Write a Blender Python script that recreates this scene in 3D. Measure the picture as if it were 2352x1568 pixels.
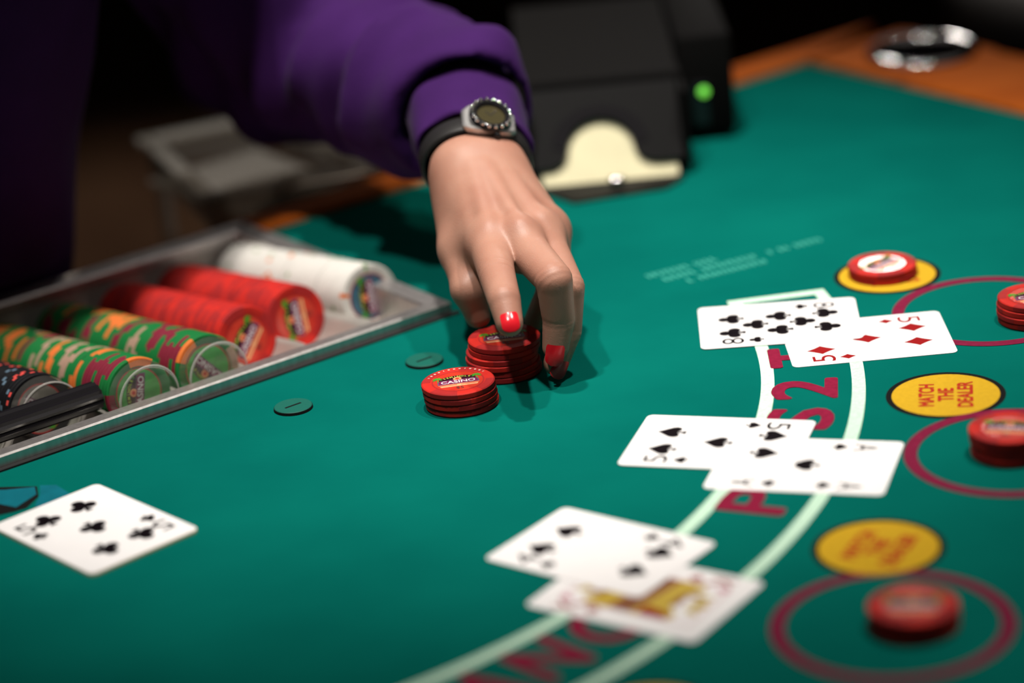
import bpy, bmesh, math, random
import numpy as np
from mathutils import Matrix, Vector
random.seed(7); np.random.seed(7)
S = bpy.context.scene
COL = S.collection
for o in list(bpy.data.objects): bpy.data.objects.remove(o)

# ------------------------------------------------------------------ camera, world, lights, exposure
FPX = 6414.5
CAMH = 0.5595
R_ = Vector((0.99541529, -0.03444639, -0.08922915))
U_ = Vector((0.09564724, 0.35848878, 0.92862124))
F_ = Vector((0.0, 0.9328983, -0.36013991))
cd = bpy.data.cameras.new('camera'); cam = bpy.data.objects.new('camera', cd); COL.objects.link(cam)
cd.sensor_width = 36.0; cd.lens = FPX / 2352 * 36.0; cd.clip_start = 0.05; cd.clip_end = 60
m = Matrix.Identity(4)
for i in range(3):
    m[i][0] = R_[i]; m[i][1] = U_[i]; m[i][2] = -F_[i]
m[2][3] = CAMH
cam.matrix_world = m
cd.dof.use_dof = True; cd.dof.focus_distance = 1.474; cd.dof.aperture_fstop = 2.6; cd.dof.aperture_blades = 0
S.camera = cam
S.view_settings.view_transform = 'Standard'; S.view_settings.look = 'None'
S.view_settings.exposure = 0.0; S.view_settings.gamma = 1.0; S.view_settings.use_curve_mapping = False
w = bpy.data.worlds.new('world'); S.world = w; w.use_nodes = True
w.node_tree.nodes['Background'].inputs[0].default_value = (0.5, 0.42, 0.36, 1)
w.node_tree.nodes['Background'].inputs[1].default_value = 0.03

def spot(name, loc, target, power, size, blend, radius, color=(1, .94, .87)):
    l = bpy.data.lights.new(name, 'SPOT'); l.energy = power; l.spot_size = math.radians(size)
    l.spot_blend = blend; l.shadow_soft_size = radius; l.color = color
    o = bpy.data.objects.new(name, l); COL.objects.link(o); o.location = loc
    o.rotation_euler = (Vector(target) - Vector(loc)).to_track_quat('-Z', 'Y').to_euler()
    return o
spot('downlight', (-0.05, 1.44, 1.62), (-0.04, 1.60, 0), 122, 40, 0.95, 0.030)
spot('downlight', (-0.30, 0.98, 1.62), (-0.12, 1.48, 0), 88, 35, 0.95, 0.030)
spot('downlight', (0.48, 1.30, 1.62), (0.34, 1.34, 0), 88, 46, 0.95, 0.035)
spot('downlight', (0.88, 6.2, 1.66), (0.2, 1.4, 0), 60, 60, 0.5, 0.10)
spot('downlight', (0.10, 2.60, 1.66), (-0.22, 1.98, 0), 44, 30, 0.9, 0.04, (1, .86, .72))  # added fill lamp behind the dealer, brightens the acrylic rack
spot('downlight', (-0.85, 4.6, 1.66), (-0.64, 4.50, -0.95), 260, 38, 1.0, 0.08, (1, .85, .7))  # added fill lamp, throws a pool of light on the carpet
spot('downlight', (0.80, 3.2, 1.66), (0.55, 2.97, -0.25), 70, 26, 1.0, 0.08, (1, .9, .8))  # added fill lamp, lifts the stool seat out of the dark

la = bpy.data.lights.new('ceiling_glow', 'AREA'); la.shape = 'RECTANGLE'; la.size = 5; la.size_y = 5; la.energy = 10; la.color = (1, .92, .84)  # added soft area light standing in for the room's ambient light
lo = bpy.data.objects.new('ceiling_glow', la); COL.objects.link(lo); lo.location = (0, 1.2, 1.76)
# ------------------------------------------------------------------ helpers
A35 = math.radians(35.0)
E1 = np.array([math.cos(A35), math.sin(A35), 0.0])      # along the dealer's edge of the table
E2 = np.array([-math.sin(A35), math.cos(A35), 0.0])     # towards the dealer
O0 = np.array([-0.0323, 1.5026, 0.0])                   # front right corner of the chip tray
def W(s, t, z=0.0): return O0 + s * E1 + t * E2 + np.array([0, 0, z])
LOC0 = np.zeros(3)

def mat(name, col, rough=.5, metal=0.0, spec=.5, var=0.0, vscale=60.0, bump=0.0, bscale=300.0, coat=0.0,
        trans=0.0, ior=1.45, sheen=0.0, emit=None, estr=0.0, sss=0.0, col2=None, stretch=None):
    m = bpy.data.materials.new(name); m.use_nodes = True
    nt = m.node_tree; N = nt.nodes; L = nt.links; b = N['Principled BSDF']
    k = 1.0 if 'card' in name else .64
    col = tuple(x * k for x in col); col2 = tuple(x * k for x in col2) if col2 else None
    c = (*col, 1)
    b.inputs['Base Color'].default_value = c; b.inputs['Roughness'].default_value = rough
    b.inputs['Metallic'].default_value = metal; b.inputs['Specular IOR Level'].default_value = spec
    b.inputs['Coat Weight'].default_value = coat; b.inputs['Coat Roughness'].default_value = .08
    b.inputs['Transmission Weight'].default_value = trans; b.inputs['IOR'].default_value = ior
    b.inputs['Sheen Weight'].default_value = sheen
    if sss:
        b.inputs['Subsurface Weight'].default_value = sss
        b.inputs['Subsurface Radius'].default_value = (1, .35, .2); b.inputs['Subsurface Scale'].default_value = .004
    if emit:
        b.inputs['Emission Color'].default_value = (*emit, 1); b.inputs['Emission Strength'].default_value = estr
    if var or bump:
        tc = N.new('ShaderNodeTexCoord'); mp = N.new('ShaderNodeMapping'); L.new(tc.outputs['Object'], mp.inputs[0])
        if stretch: mp.inputs['Scale'].default_value = stretch
    if var:
        n = N.new('ShaderNodeTexNoise'); n.inputs['Scale'].default_value = vscale; n.inputs['Detail'].default_value = 4
        L.new(mp.outputs[0], n.inputs['Vector'])
        r = N.new('ShaderNodeValToRGB'); r.color_ramp.elements[0].position = .3; r.color_ramp.elements[1].position = .7
        d = col2 if col2 else tuple(x * (1 - var) for x in col)
        e = col if col2 else tuple(min(1, x * (1 + var)) for x in col)
        r.color_ramp.elements[0].color = (*d, 1); r.color_ramp.elements[1].color = (*e, 1)
        L.new(n.outputs['Fac'], r.inputs[0]); L.new(r.outputs[0], b.inputs['Base Color'])
    if bump:
        n2 = N.new('ShaderNodeTexNoise'); n2.inputs['Scale'].default_value = bscale; n2.inputs['Detail'].default_value = 3
        L.new(mp.outputs[0], n2.inputs['Vector'])
        bp = N.new('ShaderNodeBump'); bp.inputs['Strength'].default_value = 1.0; bp.inputs['Distance'].default_value = bump
        L.new(n2.outputs['Fac'], bp.inputs['Height']); L.new(bp.outputs[0], b.inputs['Normal'])
    return m

def thin_glass(name, tint=(1, 1, 1), rough=.04, haze=0.0, hazecol=(.45, .44, .41)):
    m = bpy.data.materials.new(name); m.use_nodes = True; nt = m.node_tree; N = nt.nodes; L = nt.links
    N.remove(N['Principled BSDF']); out = N['Material Output']
    t = N.new('ShaderNodeBsdfTransparent'); t.inputs[0].default_value = (*tint, 1)
    g = N.new('ShaderNodeBsdfGlossy'); g.inputs['Roughness'].default_value = rough
    d = N.new('ShaderNodeBsdfDiffuse'); d.inputs[0].default_value = (*hazecol, 1)
    n = N.new('ShaderNodeTexNoise'); n.inputs['Scale'].default_value = 60
    mr = N.new('ShaderNodeMapRange'); mr.inputs[3].default_value = haze * .6; mr.inputs[4].default_value = haze * 1.4; L.new(n.outputs['Fac'], mr.inputs[0])
    lw = N.new('ShaderNodeLayerWeight'); pw = N.new('ShaderNodeMath'); pw.operation = 'POWER'; pw.inputs[1].default_value = 5; L.new(lw.outputs['Facing'], pw.inputs[0])
    f = N.new('ShaderNodeMath'); f.operation = 'MULTIPLY_ADD'; f.inputs[1].default_value = .9; f.inputs[2].default_value = .04; L.new(pw.outputs[0], f.inputs[0])
    a = N.new('ShaderNodeMixShader'); L.new(mr.outputs[0], a.inputs[0]); L.new(t.outputs[0], a.inputs[1]); L.new(d.outputs[0], a.inputs[2])
    b = N.new('ShaderNodeMixShader'); L.new(f.outputs[0], b.inputs[0]); L.new(a.outputs[0], b.inputs[1]); L.new(g.outputs[0], b.inputs[2])
    L.new(b.outputs[0], out.inputs[0]); return m
def mesh(name, v, f, mats=None, smooth=False, mi=None, angle=None):
    me = bpy.data.meshes.new(name)
    me.from_pydata([tuple(map(float, p)) for p in v], [], [tuple(map(int, q)) for q in f]); me.update()
    if mats is not None:
        for q in (mats if isinstance(mats, (list, tuple)) else [mats]): me.materials.append(q)
    if mi is not None: me.polygons.foreach_set('material_index', list(mi))
    if smooth:
        me.polygons.foreach_set('use_smooth', [True] * len(me.polygons))
        if angle: me.set_sharp_from_angle(angle=math.radians(angle))
    return me
def link(name, data, parent=None, loc=None):
    o = bpy.data.objects.new(name, data); COL.objects.link(o)
    if parent is not None: o.parent = parent
    if loc is not None: o.location = [float(x) for x in loc]
    return o
def tag(o, label=None, cat=None, group=None, kind=None):
    if label: o['label'] = label
    if cat: o['category'] = cat
    if group: o['group'] = group
    if kind: o['kind'] = kind
    return o
def root(name, loc, label, cat, group=None):
    return tag(link(name, None, None, loc), label, cat, group)
def part(name, vf, mt, parent, smooth=False, angle=None, world=True, base=None):
    """a mesh given in world coordinates, hung under a thing standing (unrotated) at its own location"""
    v, f = vf; v = np.asarray(v, float)
    if world and parent is not None:
        p = parent; off = np.zeros(3)
        while p is not None:
            off += np.array(p.location); p = p.parent
        v = v - off
    return link(name, mesh(name, v, f, mt, smooth, None, angle), parent)
def copy_tree(o, parent=None):
    c = o.copy(); COL.objects.link(c); c.parent = parent
    for ch in o.children: copy_tree(ch, c)
    return c

# ---- shapes: each returns (verts, faces)
def join(*parts):
    V = []; Fc = []
    for v, f in parts:
        n = len(V); V += [tuple(p) for p in v]; Fc += [tuple(i + n for i in q) for q in f]
    return V, Fc
def box(c, sx, sy, sz, ax=None, ay=None, az=None, bev=0.0):
    bm = bmesh.new(); bmesh.ops.create_cube(bm, size=1.0)
    for v in bm.verts: v.co = Vector((v.co.x * sx, v.co.y * sy, v.co.z * sz))
    if bev: bmesh.ops.bevel(bm, geom=list(bm.edges), offset=bev, segments=2, profile=.5, affect='EDGES')
    ax = np.array([1, 0, 0]) if ax is None else np.asarray(ax); ay = np.array([0, 1, 0]) if ay is None else np.asarray(ay)
    az = np.cross(ax, ay) if az is None else np.asarray(az)
    bm.verts.ensure_lookup_table()
    V = [np.asarray(c) + v.co.x * ax + v.co.y * ay + v.co.z * az for v in bm.verts]
    Fc = [tuple(v.index for v in f.verts) for f in bm.faces]; bm.free(); return V, Fc
def lathe(prof, n=48, c=(0, 0, 0), ax=(1, 0, 0), ay=(0, 1, 0), az=(0, 0, 1), a0=0.0, a1=None, sx=1.0, sy=1.0):
    c, ax, ay, az = map(np.asarray, (c, ax, ay, az)); full = a1 is None
    th = np.linspace(a0, 2 * math.pi + a0 if full else a1, n + (0 if full else 1), endpoint=not full)
    V = []; idx = []
    for r, z in prof:
        if r < 1e-9: idx.append([len(V)] * len(th)); V.append(c + z * az)
        else:
            idx.append(list(range(len(V), len(V) + len(th))))
            V += [c + r * sx * math.cos(t) * ax + r * sy * math.sin(t) * ay + z * az for t in th]
    Fc = []
    for i in range(len(prof) - 1):
        for j in range(n):
            k = (j + 1) % len(th)
            q = [idx[i][j], idx[i][k], idx[i + 1][k], idx[i + 1][j]]; u = []
            for x in q:
                if x not in u: u.append(x)
            if len(u) > 2: Fc.append(tuple(u))
    return V, Fc
def disc(r, z=0.0, n=40, c=(0, 0)): return [(c[0] + r * math.cos(2 * math.pi * i / n), c[1] + r * math.sin(2 * math.pi * i / n), z) for i in range(n)], [tuple(range(n))]
def poly(pts, z=0.0): return [(x, y, z) for x, y in pts], [tuple(range(len(pts)))]
def ringsec(c, r0, r1, z, a0, a1, n=64):
    V = []; Fc = []
    for i in range(n + 1):
        a = a0 + (a1 - a0) * i / n
        V += [(c[0] + r0 * math.cos(a), c[1] + r0 * math.sin(a), z), (c[0] + r1 * math.cos(a), c[1] + r1 * math.sin(a), z)]
        if i: k = 2 * i; Fc.append((k - 2, k - 1, k + 1, k))
    return V, Fc
def prism(pts, z0, z1):
    """extruded outline (any simple polygon) in the xy plane"""
    n = len(pts)
    V = [(x, y, z0) for x, y in pts] + [(x, y, z1) for x, y in pts]
    Fc = [tuple(range(n, 2 * n)), tuple(reversed(range(n)))] + [(i, (i + 1) % n, n + (i + 1) % n, n + i) for i in range(n)]
    return V, Fc
def tf(vf, c=(0, 0, 0), ax=(1, 0, 0), ay=(0, 1, 0), az=None):
    c, ax, ay = map(lambda q: np.asarray(q, float), (c, ax, ay)); az = np.cross(ax, ay) if az is None else np.asarray(az, float)
    return [c + p[0] * ax + p[1] * ay + p[2] * az for p in vf[0]], vf[1]
def tube(path, rad, n=12, up=(0, 0, 1), caps=True, sq=1.0):
    P = [np.asarray(p, float) for p in path]; V = []; Fc = []
    rad = rad if hasattr(rad, '__len__') else [rad] * len(P)
    for i, p in enumerate(P):
        d = P[min(i + 1, len(P) - 1)] - P[max(i - 1, 0)]; d /= np.linalg.norm(d)
        x = np.cross(d, up); x /= np.linalg.norm(x); y = np.cross(x, d)
        V += [p + rad[i] * (math.cos(2 * math.pi * k / n) * x + sq * math.sin(2 * math.pi * k / n) * y) for k in range(n)]
        if i: Fc += [((i - 1) * n + k, (i - 1) * n + (k + 1) % n, i * n + (k + 1) % n, i * n + k) for k in range(n)]
    if caps: Fc += [tuple(range(n)), tuple(reversed(range((len(P) - 1) * n, len(P) * n)))]
    return V, Fc
_tx = {}
def text(s, height, cx=0.0, cy=0.0, z=0.0, wscale=1.0, bold=0.0, width=None):
    """flat lettering, centred; returns (verts, faces)"""
    key = (s, bold)
    if key not in _tx:
        cu = bpy.data.curves.new('t', 'FONT'); cu.body = s; cu.offset = bold; cu.resolution_u = 4
        ob = bpy.data.objects.new('t', cu); COL.objects.link(ob)
        dg = bpy.context.evaluated_depsgraph_get(); me = bpy.data.meshes.new_from_object(ob.evaluated_get(dg))
        v = np.array([p.co[:] for p in me.vertices]); f = [tuple(p.vertices) for p in me.polygons]
        bpy.data.objects.remove(ob); bpy.data.meshes.remove(me)
        _tx[key] = (v, f)
    v, f = _tx[key]; v = v.copy(); lo = v.min(0); hi = v.max(0)
    v -= (lo + hi) / 2; k = height / (hi[1] - lo[1]); v[:, 1] *= k
    v[:, 0] *= (width / (hi[0] - lo[0])) if width else k * wscale
    v[:, 0] += cx; v[:, 1] += cy; v[:, 2] = z
    return [tuple(p) for p in v], f

def heavy(vf, d):
    return join(*[([(p[0] + dx * d, p[1] + dy * d, p[2] + k * 8e-6) for p in vf[0]], vf[1]) for k, (dx, dy) in enumerate(((0, 0), (-1, 0), (1, 0), (0, 1), (0, -1), (.7, .7), (-.7, .7), (.7, -.7), (-.7, -.7)))])
# ---- signed distance fields and surface nets (people, cloth)
class Field:
    def __init__(s, lo, hi, h):
        s.lo = np.array(lo, np.float32); s.h = h
        n = np.ceil((np.array(hi) - np.array(lo)) / h).astype(int) + 1
        ax = [s.lo[i] + h * np.arange(n[i], dtype=np.float32) for i in range(3)]
        s.X, s.Y, s.Z = [a.astype(np.float32) for a in np.meshgrid(*ax, indexing='ij')]
        s.n = n
    def cap(s, a, b, ra, rb):
        a = np.array(a, np.float32); b = np.array(b, np.float32); d = b - a; L2 = float(d @ d) + 1e-12
        px, py, pz = s.X - a[0], s.Y - a[1], s.Z - a[2]
        t = np.clip((px * d[0] + py * d[1] + pz * d[2]) / L2, 0, 1)
        return np.sqrt((px - t * d[0]) ** 2 + (py - t * d[1]) ** 2 + (pz - t * d[2]) ** 2) - (ra + (rb - ra) * t)
    def ell(s, c, r, ax=None):
        c = np.array(c, np.float32); ax = np.eye(3) if ax is None else np.array(ax)
        p = [s.X - c[0], s.Y - c[1], s.Z - c[2]]
        q = [(p[0] * ax[i][0] + p[1] * ax[i][1] + p[2] * ax[i][2]) / r[i] for i in range(3)]
        k = np.sqrt(q[0] ** 2 + q[1] ** 2 + q[2] ** 2)
        return (k - 1) * min(r)
    def half(s, c, n): return (s.X - c[0]) * n[0] + (s.Y - c[1]) * n[1] + (s.Z - c[2]) * n[2]
def smin(a, b, k):
    if k <= 0: return np.minimum(a, b)
    h = np.maximum(k - np.abs(a - b), 0) / k
    return np.minimum(a, b) - h * h * k * .25
def smax(a, b, k): return -smin(-a, -b, k)
def nets(F, d):
    ins = d < 0; n = np.array(d.shape)
    c = np.zeros(n - 1, np.int8)
    offs = [(i, j, k) for i in (0, 1) for j in (0, 1) for k in (0, 1)]
    sl = lambda o: tuple(slice(o[i], n[i] - 1 + o[i]) for i in range(3))
    for o in offs: c += ins[sl(o)]
    act = (c > 0) & (c < 8); ijk = np.argwhere(act)
    idx = -np.ones(n - 1, np.int64); idx[act] = np.arange(len(ijk))
    acc = np.zeros((len(ijk), 3)); cnt = np.zeros(len(ijk))
    for a in range(8):
        for b in range(a + 1, 8):
            oa, ob = np.array(offs[a]), np.array(offs[b])
            if abs(oa - ob).sum() != 1: continue
            da = d[tuple((ijk + oa).T)]; db = d[tuple((ijk + ob).T)]
            mk = (da < 0) != (db < 0); t = np.where(mk, da / np.where(mk, da - db, 1), 0)
            acc += mk[:, None] * (oa + t[:, None] * (ob - oa)); cnt += mk
    V = F.lo + F.h * (ijk + acc / cnt[:, None])
    Q = []
    for ax in range(3):
        o = [0, 0, 0]; o[ax] = 1; b, cc = [i for i in range(3) if i != ax]
        lo = [slice(1, n[i] - 1) for i in range(3)]; lo[ax] = slice(0, n[ax] - 1)
        hi = list(lo); hi[ax] = slice(1, n[ax])
        A_, B_ = ins[tuple(lo)], ins[tuple(hi)]
        for sgn in (0, 1):
            e = np.argwhere(A_ & ~B_ if sgn else ~A_ & B_)
            if not len(e): continue
            e = e + np.array([1 if i != ax else 0 for i in range(3)])
            db_ = np.eye(3, dtype=int)[b]; dc = np.eye(3, dtype=int)[cc]
            q = [e - db_ - dc, e - dc, e, e - db_]
            q = np.stack([idx[tuple(x.T)] for x in q], 1)
            flip = (sgn == 0) ^ (ax == 1)
            Q.append(q[:, ::-1] if flip else q)
    return V, np.concatenate(Q)
def relax(V, Q, n=2, f=.5):
    V = V.copy()
    for _ in range(n):
        acc = np.zeros_like(V); cnt = np.zeros(len(V))
        for k in range(4):
            a, b = Q[:, k], Q[:, (k + 1) % 4]
            for i in range(3):
                acc[:, i] += np.bincount(a, V[b, i], len(V)) + np.bincount(b, V[a, i], len(V))
            cnt += np.bincount(a, minlength=len(V)) + np.bincount(b, minlength=len(V))
        V += f * (acc / np.maximum(cnt, 1)[:, None] - V)
    return V
def npmesh(name, V, Q, mt, smooth=True):
    me = bpy.data.meshes.new(name); me.vertices.add(len(V)); me.vertices.foreach_set('co', np.asarray(V, np.float32).ravel())
    me.loops.add(Q.size); me.loops.foreach_set('vertex_index', Q.ravel().astype(np.int32))
    me.polygons.add(len(Q)); me.polygons.foreach_set('loop_start', np.arange(0, Q.size, 4, dtype=np.int32))
    me.polygons.foreach_set('use_smooth', np.ones(len(Q), bool)); me.update(calc_edges=True); me.validate()
    me.materials.append(mt); return me
# ------------------------------------------------------------------ materials
M = {}
M['felt'] = mat('green_felt', (.0022, .163, .130), rough=1.0, spec=.0, var=1, vscale=11, col2=(.0016, .132, .108), bump=.0020, bscale=24, sheen=.0)
M['white_print'] = mat('white_print', (.66, .95, .74), rough=.9, spec=.1, var=.12, vscale=500)
M['maroon_print'] = mat('maroon_print', (.27, .010, .045), rough=.9, spec=.1, var=.15, vscale=300)
M['ring_print'] = mat('ring_print', (.23, .012, .05), rough=.9, spec=.1, var=.15, vscale=300)
M['yellow_print'] = mat('yellow_print', (.70, .42, .020), rough=.9, spec=.1, var=.06, vscale=400)
M['black_print'] = mat('black_print', (.008, .008, .008), rough=.9, spec=.1)
M['red_print'] = mat('red_print', (.50, .035, .015), rough=.9, spec=.1)
M['pale_print'] = mat('pale_print', (.07, .47, .38), rough=.9, spec=.1)
M['blue_print'] = mat('blue_print', (.003, .15, .20), rough=.9, spec=.1, var=.1, vscale=100)
M['wood'] = mat('stained_wood', (.66, .155, .018), rough=.65, spec=.02, var=1, vscale=14, col2=(.44, .088, .009), stretch=(1, 6, 6))
M['dark_wood'] = mat('dark_wood', (.05, .02, .008), rough=.5, var=.3, vscale=20)
M['vinyl'] = mat('dark_vinyl', (.11, .105, .105), rough=.5, bump=.0004, bscale=400)
M['alu'] = mat('brushed_aluminium', (1.0, .95, .93), rough=.42, metal=1, var=.12, vscale=40, stretch=(8, 8, 1), bump=.00004, bscale=900)
M['tray_gap'] = mat('black_seal', (.006, .006, .006), rough=.7)
M['trough'] = mat('satin_trough_metal', (.62, .58, .53), rough=.38, metal=.55, var=.08, vscale=30)
M['black_plastic'] = mat('black_plastic', (.006, .0058, .006), rough=.5, spec=.08, bump=.00005, bscale=900)
M['grey_plastic'] = mat('charcoal_plastic', (.0075, .0072, .0072), rough=.65, spec=.03, bump=.00005, bscale=900)
M['gloss_black'] = mat('gloss_black', (.012, .011, .013), rough=.12, spec=.5)
M['chrome'] = mat('chrome', (.82, .80, .80), rough=.07, metal=1)
M['steel'] = mat('polished_steel', (.78, .76, .75), rough=.14, metal=1)
M['acrylic'] = mat('clear_acrylic', (.96, .97, .96), rough=.05, trans=1.0, ior=1.49)
M['spacer'] = thin_glass('spacer_acrylic', (.93, .94, .92), .05, .05)
M['acrylic_smoke'] = thin_glass('scuffed_acrylic', (.80, .77, .73), .18, .20)
M['rim_acrylic'] = thin_glass('rim_acrylic', (.85, .85, .82), .15, .55)
M['led'] = mat('green_led', (.1, .6, .05), emit=(.16, .62, .06), estr=1.3)
M['card'] = mat('card_stock', (.70, .685, .685), rough=.42, spec=.35, var=.015, vscale=80)
M['card_edge'] = mat('card_back', (.62, .52, .33), rough=.6)
M['cream_card'] = mat('cream_card_back', (.58, .535, .335), rough=.5, var=.05, vscale=60)
M['black_ink'] = mat('black_ink', (.006, .003, .005), rough=.7, spec=.05)
M['red_ink'] = mat('red_ink', (.34, .010, .012), rough=.7, spec=.05)
M['gold_ink'] = mat('gold_ink', (.62, .42, .02), rough=.5)
M['brown_ink'] = mat('brown_ink', (.30, .09, .015), rough=.5)
M['pink_ink'] = mat('pink_ink', (.70, .25, .35), rough=.5)
M['carpet'] = mat('carpet', (.060, .034, .020), rough=1, spec=.05, var=1, vscale=5, col2=(.030, .015, .009), bump=.004, bscale=200)
M['wall'] = mat('dark_wall', (.05, .04, .035), rough=.9, var=.2, vscale=3)
M['ceil'] = mat('dark_ceiling', (.06, .055, .05), rough=.95, var=.1, vscale=4)

# ------------------------------------------------------------------ the room
def struct(name, vf, mt): return tag(link(name, mesh(name, vf[0], vf[1], mt)), kind='structure')
FZ = -0.95; CZ = 1.80
struct('floor', box((0, 2.2, FZ - .05), 11, 13, .1), M['carpet'])
struct('ceiling', box((0, 2.2, CZ + .05), 11, 13, .1), M['ceil'])
struct('wall_back', box((0, 8.65, .42), 11, .1, 2.9), M['wall'])
struct('wall_front', box((0, -4.25, .42), 11, .1, 2.9), M['wall'])
struct('wall_left', box((-5.45, 2.2, .42), .1, 13, 2.9), M['wall'])
struct('wall_right', box((5.45, 2.2, .42), .1, 13, 2.9), M['wall'])

# ------------------------------------------------------------------ the blackjack table
TS = -0.268                                             # middle of the table along its dealer's edge
EDGE_T = 0.2137; EDGE_S = 0.4715; RAIL_D = 0.031; RAIL_R = 0.097
def TW(s, t): p = W(s, t); return (p[0], p[1])
def felt_outline(d=0.0):
    """right straight end, curved players' side, left end; d widens it"""
    hs = EDGE_S - TS + d; P = [(TS + hs, 0.0)]
    n = 44; b = 0.66 + d
    for i in range(1, n): a = math.pi * i / n; P.append((TS + hs * math.cos(a), -b * math.sin(a)))
    P.append((TS - hs, 0.0)); return P
TR0, TR1 = -0.536, 0.0                                  # tray from TR0 to TR1 along s, 0..0.228 along t
hs = EDGE_S - TS
out = [(TR1, 0), (TR1, EDGE_T), (EDGE_S, EDGE_T)] + felt_outline() + [(TS - hs, EDGE_T), (TR0, EDGE_T), (TR0, 0)]
tb = root('blackjack_table', W(TS, -.15, FZ), 'large blackjack table with a green felt top and an orange-brown wooden rail', 'table')
part('felt_top', prism([TW(*p) for p in out][::-1], -.035, 0.0), M['felt'], tb)
def rail(o_in, o_out, z0, z1, bev):
    """a rail between two polylines (same length), rounded on top"""
    V = []; Fc = []
    for i, (a, b) in enumerate(zip(o_in, o_out)):
        a = np.array(a); b = np.array(b); u = (b - a) / np.linalg.norm(b - a); L = np.linalg.norm(b - a)
        sec = [(0, z0), (0, z1 - bev), (bev * .3, z1 - bev * .3), (bev, z1), (L - bev, z1), (L - bev * .3, z1 - bev * .3), (L, z1 - bev), (L, z0)]
        k = len(sec)
        V += [(*TW(*(a + u * r)), z) for r, z in sec]
        if i: Fc += [((i - 1) * k + j, (i - 1) * k + (j + 1) % k, i * k + (j + 1) % k, i * k + j) for j in range(k)]
    Fc += [tuple(range(k)), tuple(reversed(range(len(V) - k, len(V))))]
    return V, Fc
RZ = .0035
def wood_rail(i, o): return part('wooden_rail', rail(i, o, -.05, RZ, .004), M['wood'], tb, smooth=True, angle=30)
wood_rail([(TR1 + .002, EDGE_T), (EDGE_S, EDGE_T)], [(TR1 + .002, EDGE_T + RAIL_D), (EDGE_S + RAIL_R, EDGE_T + RAIL_D)])
wood_rail([(TS - hs, EDGE_T), (TR0 - .002, EDGE_T)], [(TS - hs - RAIL_R, EDGE_T + RAIL_D), (TR0 - .002, EDGE_T + RAIL_D)])
fo = felt_outline(); fo2 = felt_outline(RAIL_R)
CUP = np.array([.5315, .157]); CR = .0335
# right end of the rail is built round the hole of its cup holder
part('wooden_rail', rail([(EDGE_S, CUP[1] - .042), (EDGE_S, 0)], [(EDGE_S + RAIL_R, CUP[1] - .042), (EDGE_S + RAIL_R, 0)], -.05, RZ, .004), M['wood'], tb, smooth=True, angle=30)
hole = []; sq = []
for i in range(48):
    a = 2 * math.pi * i / 48; cx, sx = math.cos(a), math.sin(a)
    hole.append((CUP[0] + CR * cx, CUP[1] + CR * sx))
    x0, x1, y0, y1 = EDGE_S, EDGE_S + RAIL_R, CUP[1] - .042, EDGE_T
    ts = [((x1 if cx > 0 else x0) - CUP[0]) / cx if abs(cx) > 1e-6 else 9, ((y1 if sx > 0 else y0) - CUP[1]) / sx if abs(sx) > 1e-6 else 9]
    k = min(ts); sq.append((CUP[0] + k * cx, CUP[1] + k * sx))
V = [(*TW(*p), RZ) for p in hole] + [(*TW(*p), RZ) for p in sq] + [(*TW(*p), -.05) for p in hole] + [(*TW(*p), -.05) for p in sq]
Fc = []
for i in range(48):
    j = (i + 1) % 48
    Fc += [(i, 48 + i, 48 + j, j), (96 + i, 96 + j, 144 + j, 144 + i), (i, j, 96 + j, 96 + i), (48 + i, 144 + i, 144 + j, 48 + j)]
part('wooden_rail', (V, Fc), M['wood'], tb)
wood_rail(fo, fo2)
wood_rail([(TS - hs, 0), (TS - hs, EDGE_T)], [(TS - hs - RAIL_R, 0), (TS - hs - RAIL_R, EDGE_T)])
ap = [TW(*p) for p in [(TS + hs - .02, .18)] + felt_outline(-.02) + [(TS - hs + .02, .18), (TR0 - .01, .18), (TR0 - .01, -.02), (TR1 + .01, -.02), (TR1 + .01, .18)]]
part('apron', prism(ap[::-1], -.12, -.036), M['dark_wood'], tb)
part('pedestal', box(W(TS, -.2, FZ / 2 - .06), .5, .34, -FZ - .122, E1, E2, bev=.01), M['dark_wood'], tb)
part('pedestal_foot', box(W(TS, -.2, FZ + .02), .8, .55, .04, E1, E2, bev=.01), M['dark_wood'], tb)

# printed layout on the felt
LC = (-0.2914, 1.4034)
ZP = .00025
def pr(name, vf, mt, parent=tb): return part(name, vf, mt, parent)
ci, ri, co, ro = (-.2777, 1.4013), .4119, (-.3051, 1.4053), .4868
def arcpt(c, r, a): return (c[0] + r * math.cos(a), c[1] + r * math.sin(a))
HW = .0035
ai1 = math.radians(10.9); ao1 = math.radians(9.2)
pr('printed_line', ringsec(ci, ri - HW, ri + HW, ZP, math.radians(-95), ai1, 90), M['white_print'])
pr('printed_line', ringsec(co, ro - HW, ro + HW, ZP, math.radians(-95), ao1, 90), M['white_print'])
p1, p2 = np.array(arcpt(ci, ri - HW, ai1)), np.array(arcpt(co, ro + HW, ao1)); dd = (p2 - p1) / np.linalg.norm(p2 - p1); nn = np.array([-dd[1], dd[0]])
pr('printed_line', poly([p1 - nn * .0065, p2 - nn * .0065, p2 + nn * .0005, p1 + nn * .0005], ZP + .00004), M['white_print'])
def on_arc(vf, r, adeg, z=ZP):
    """flat artwork placed on the layout: its x runs anticlockwise, its y points to the middle of the table"""
    a = math.radians(adeg)
    return tf(vf, (LC[0] + r * math.cos(a), LC[1] + r * math.sin(a), z), (-math.sin(a), math.cos(a), 0), (-math.cos(a), -math.sin(a), 0))
RL = (ri + ro) / 2 - .0005 + .0005
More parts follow.
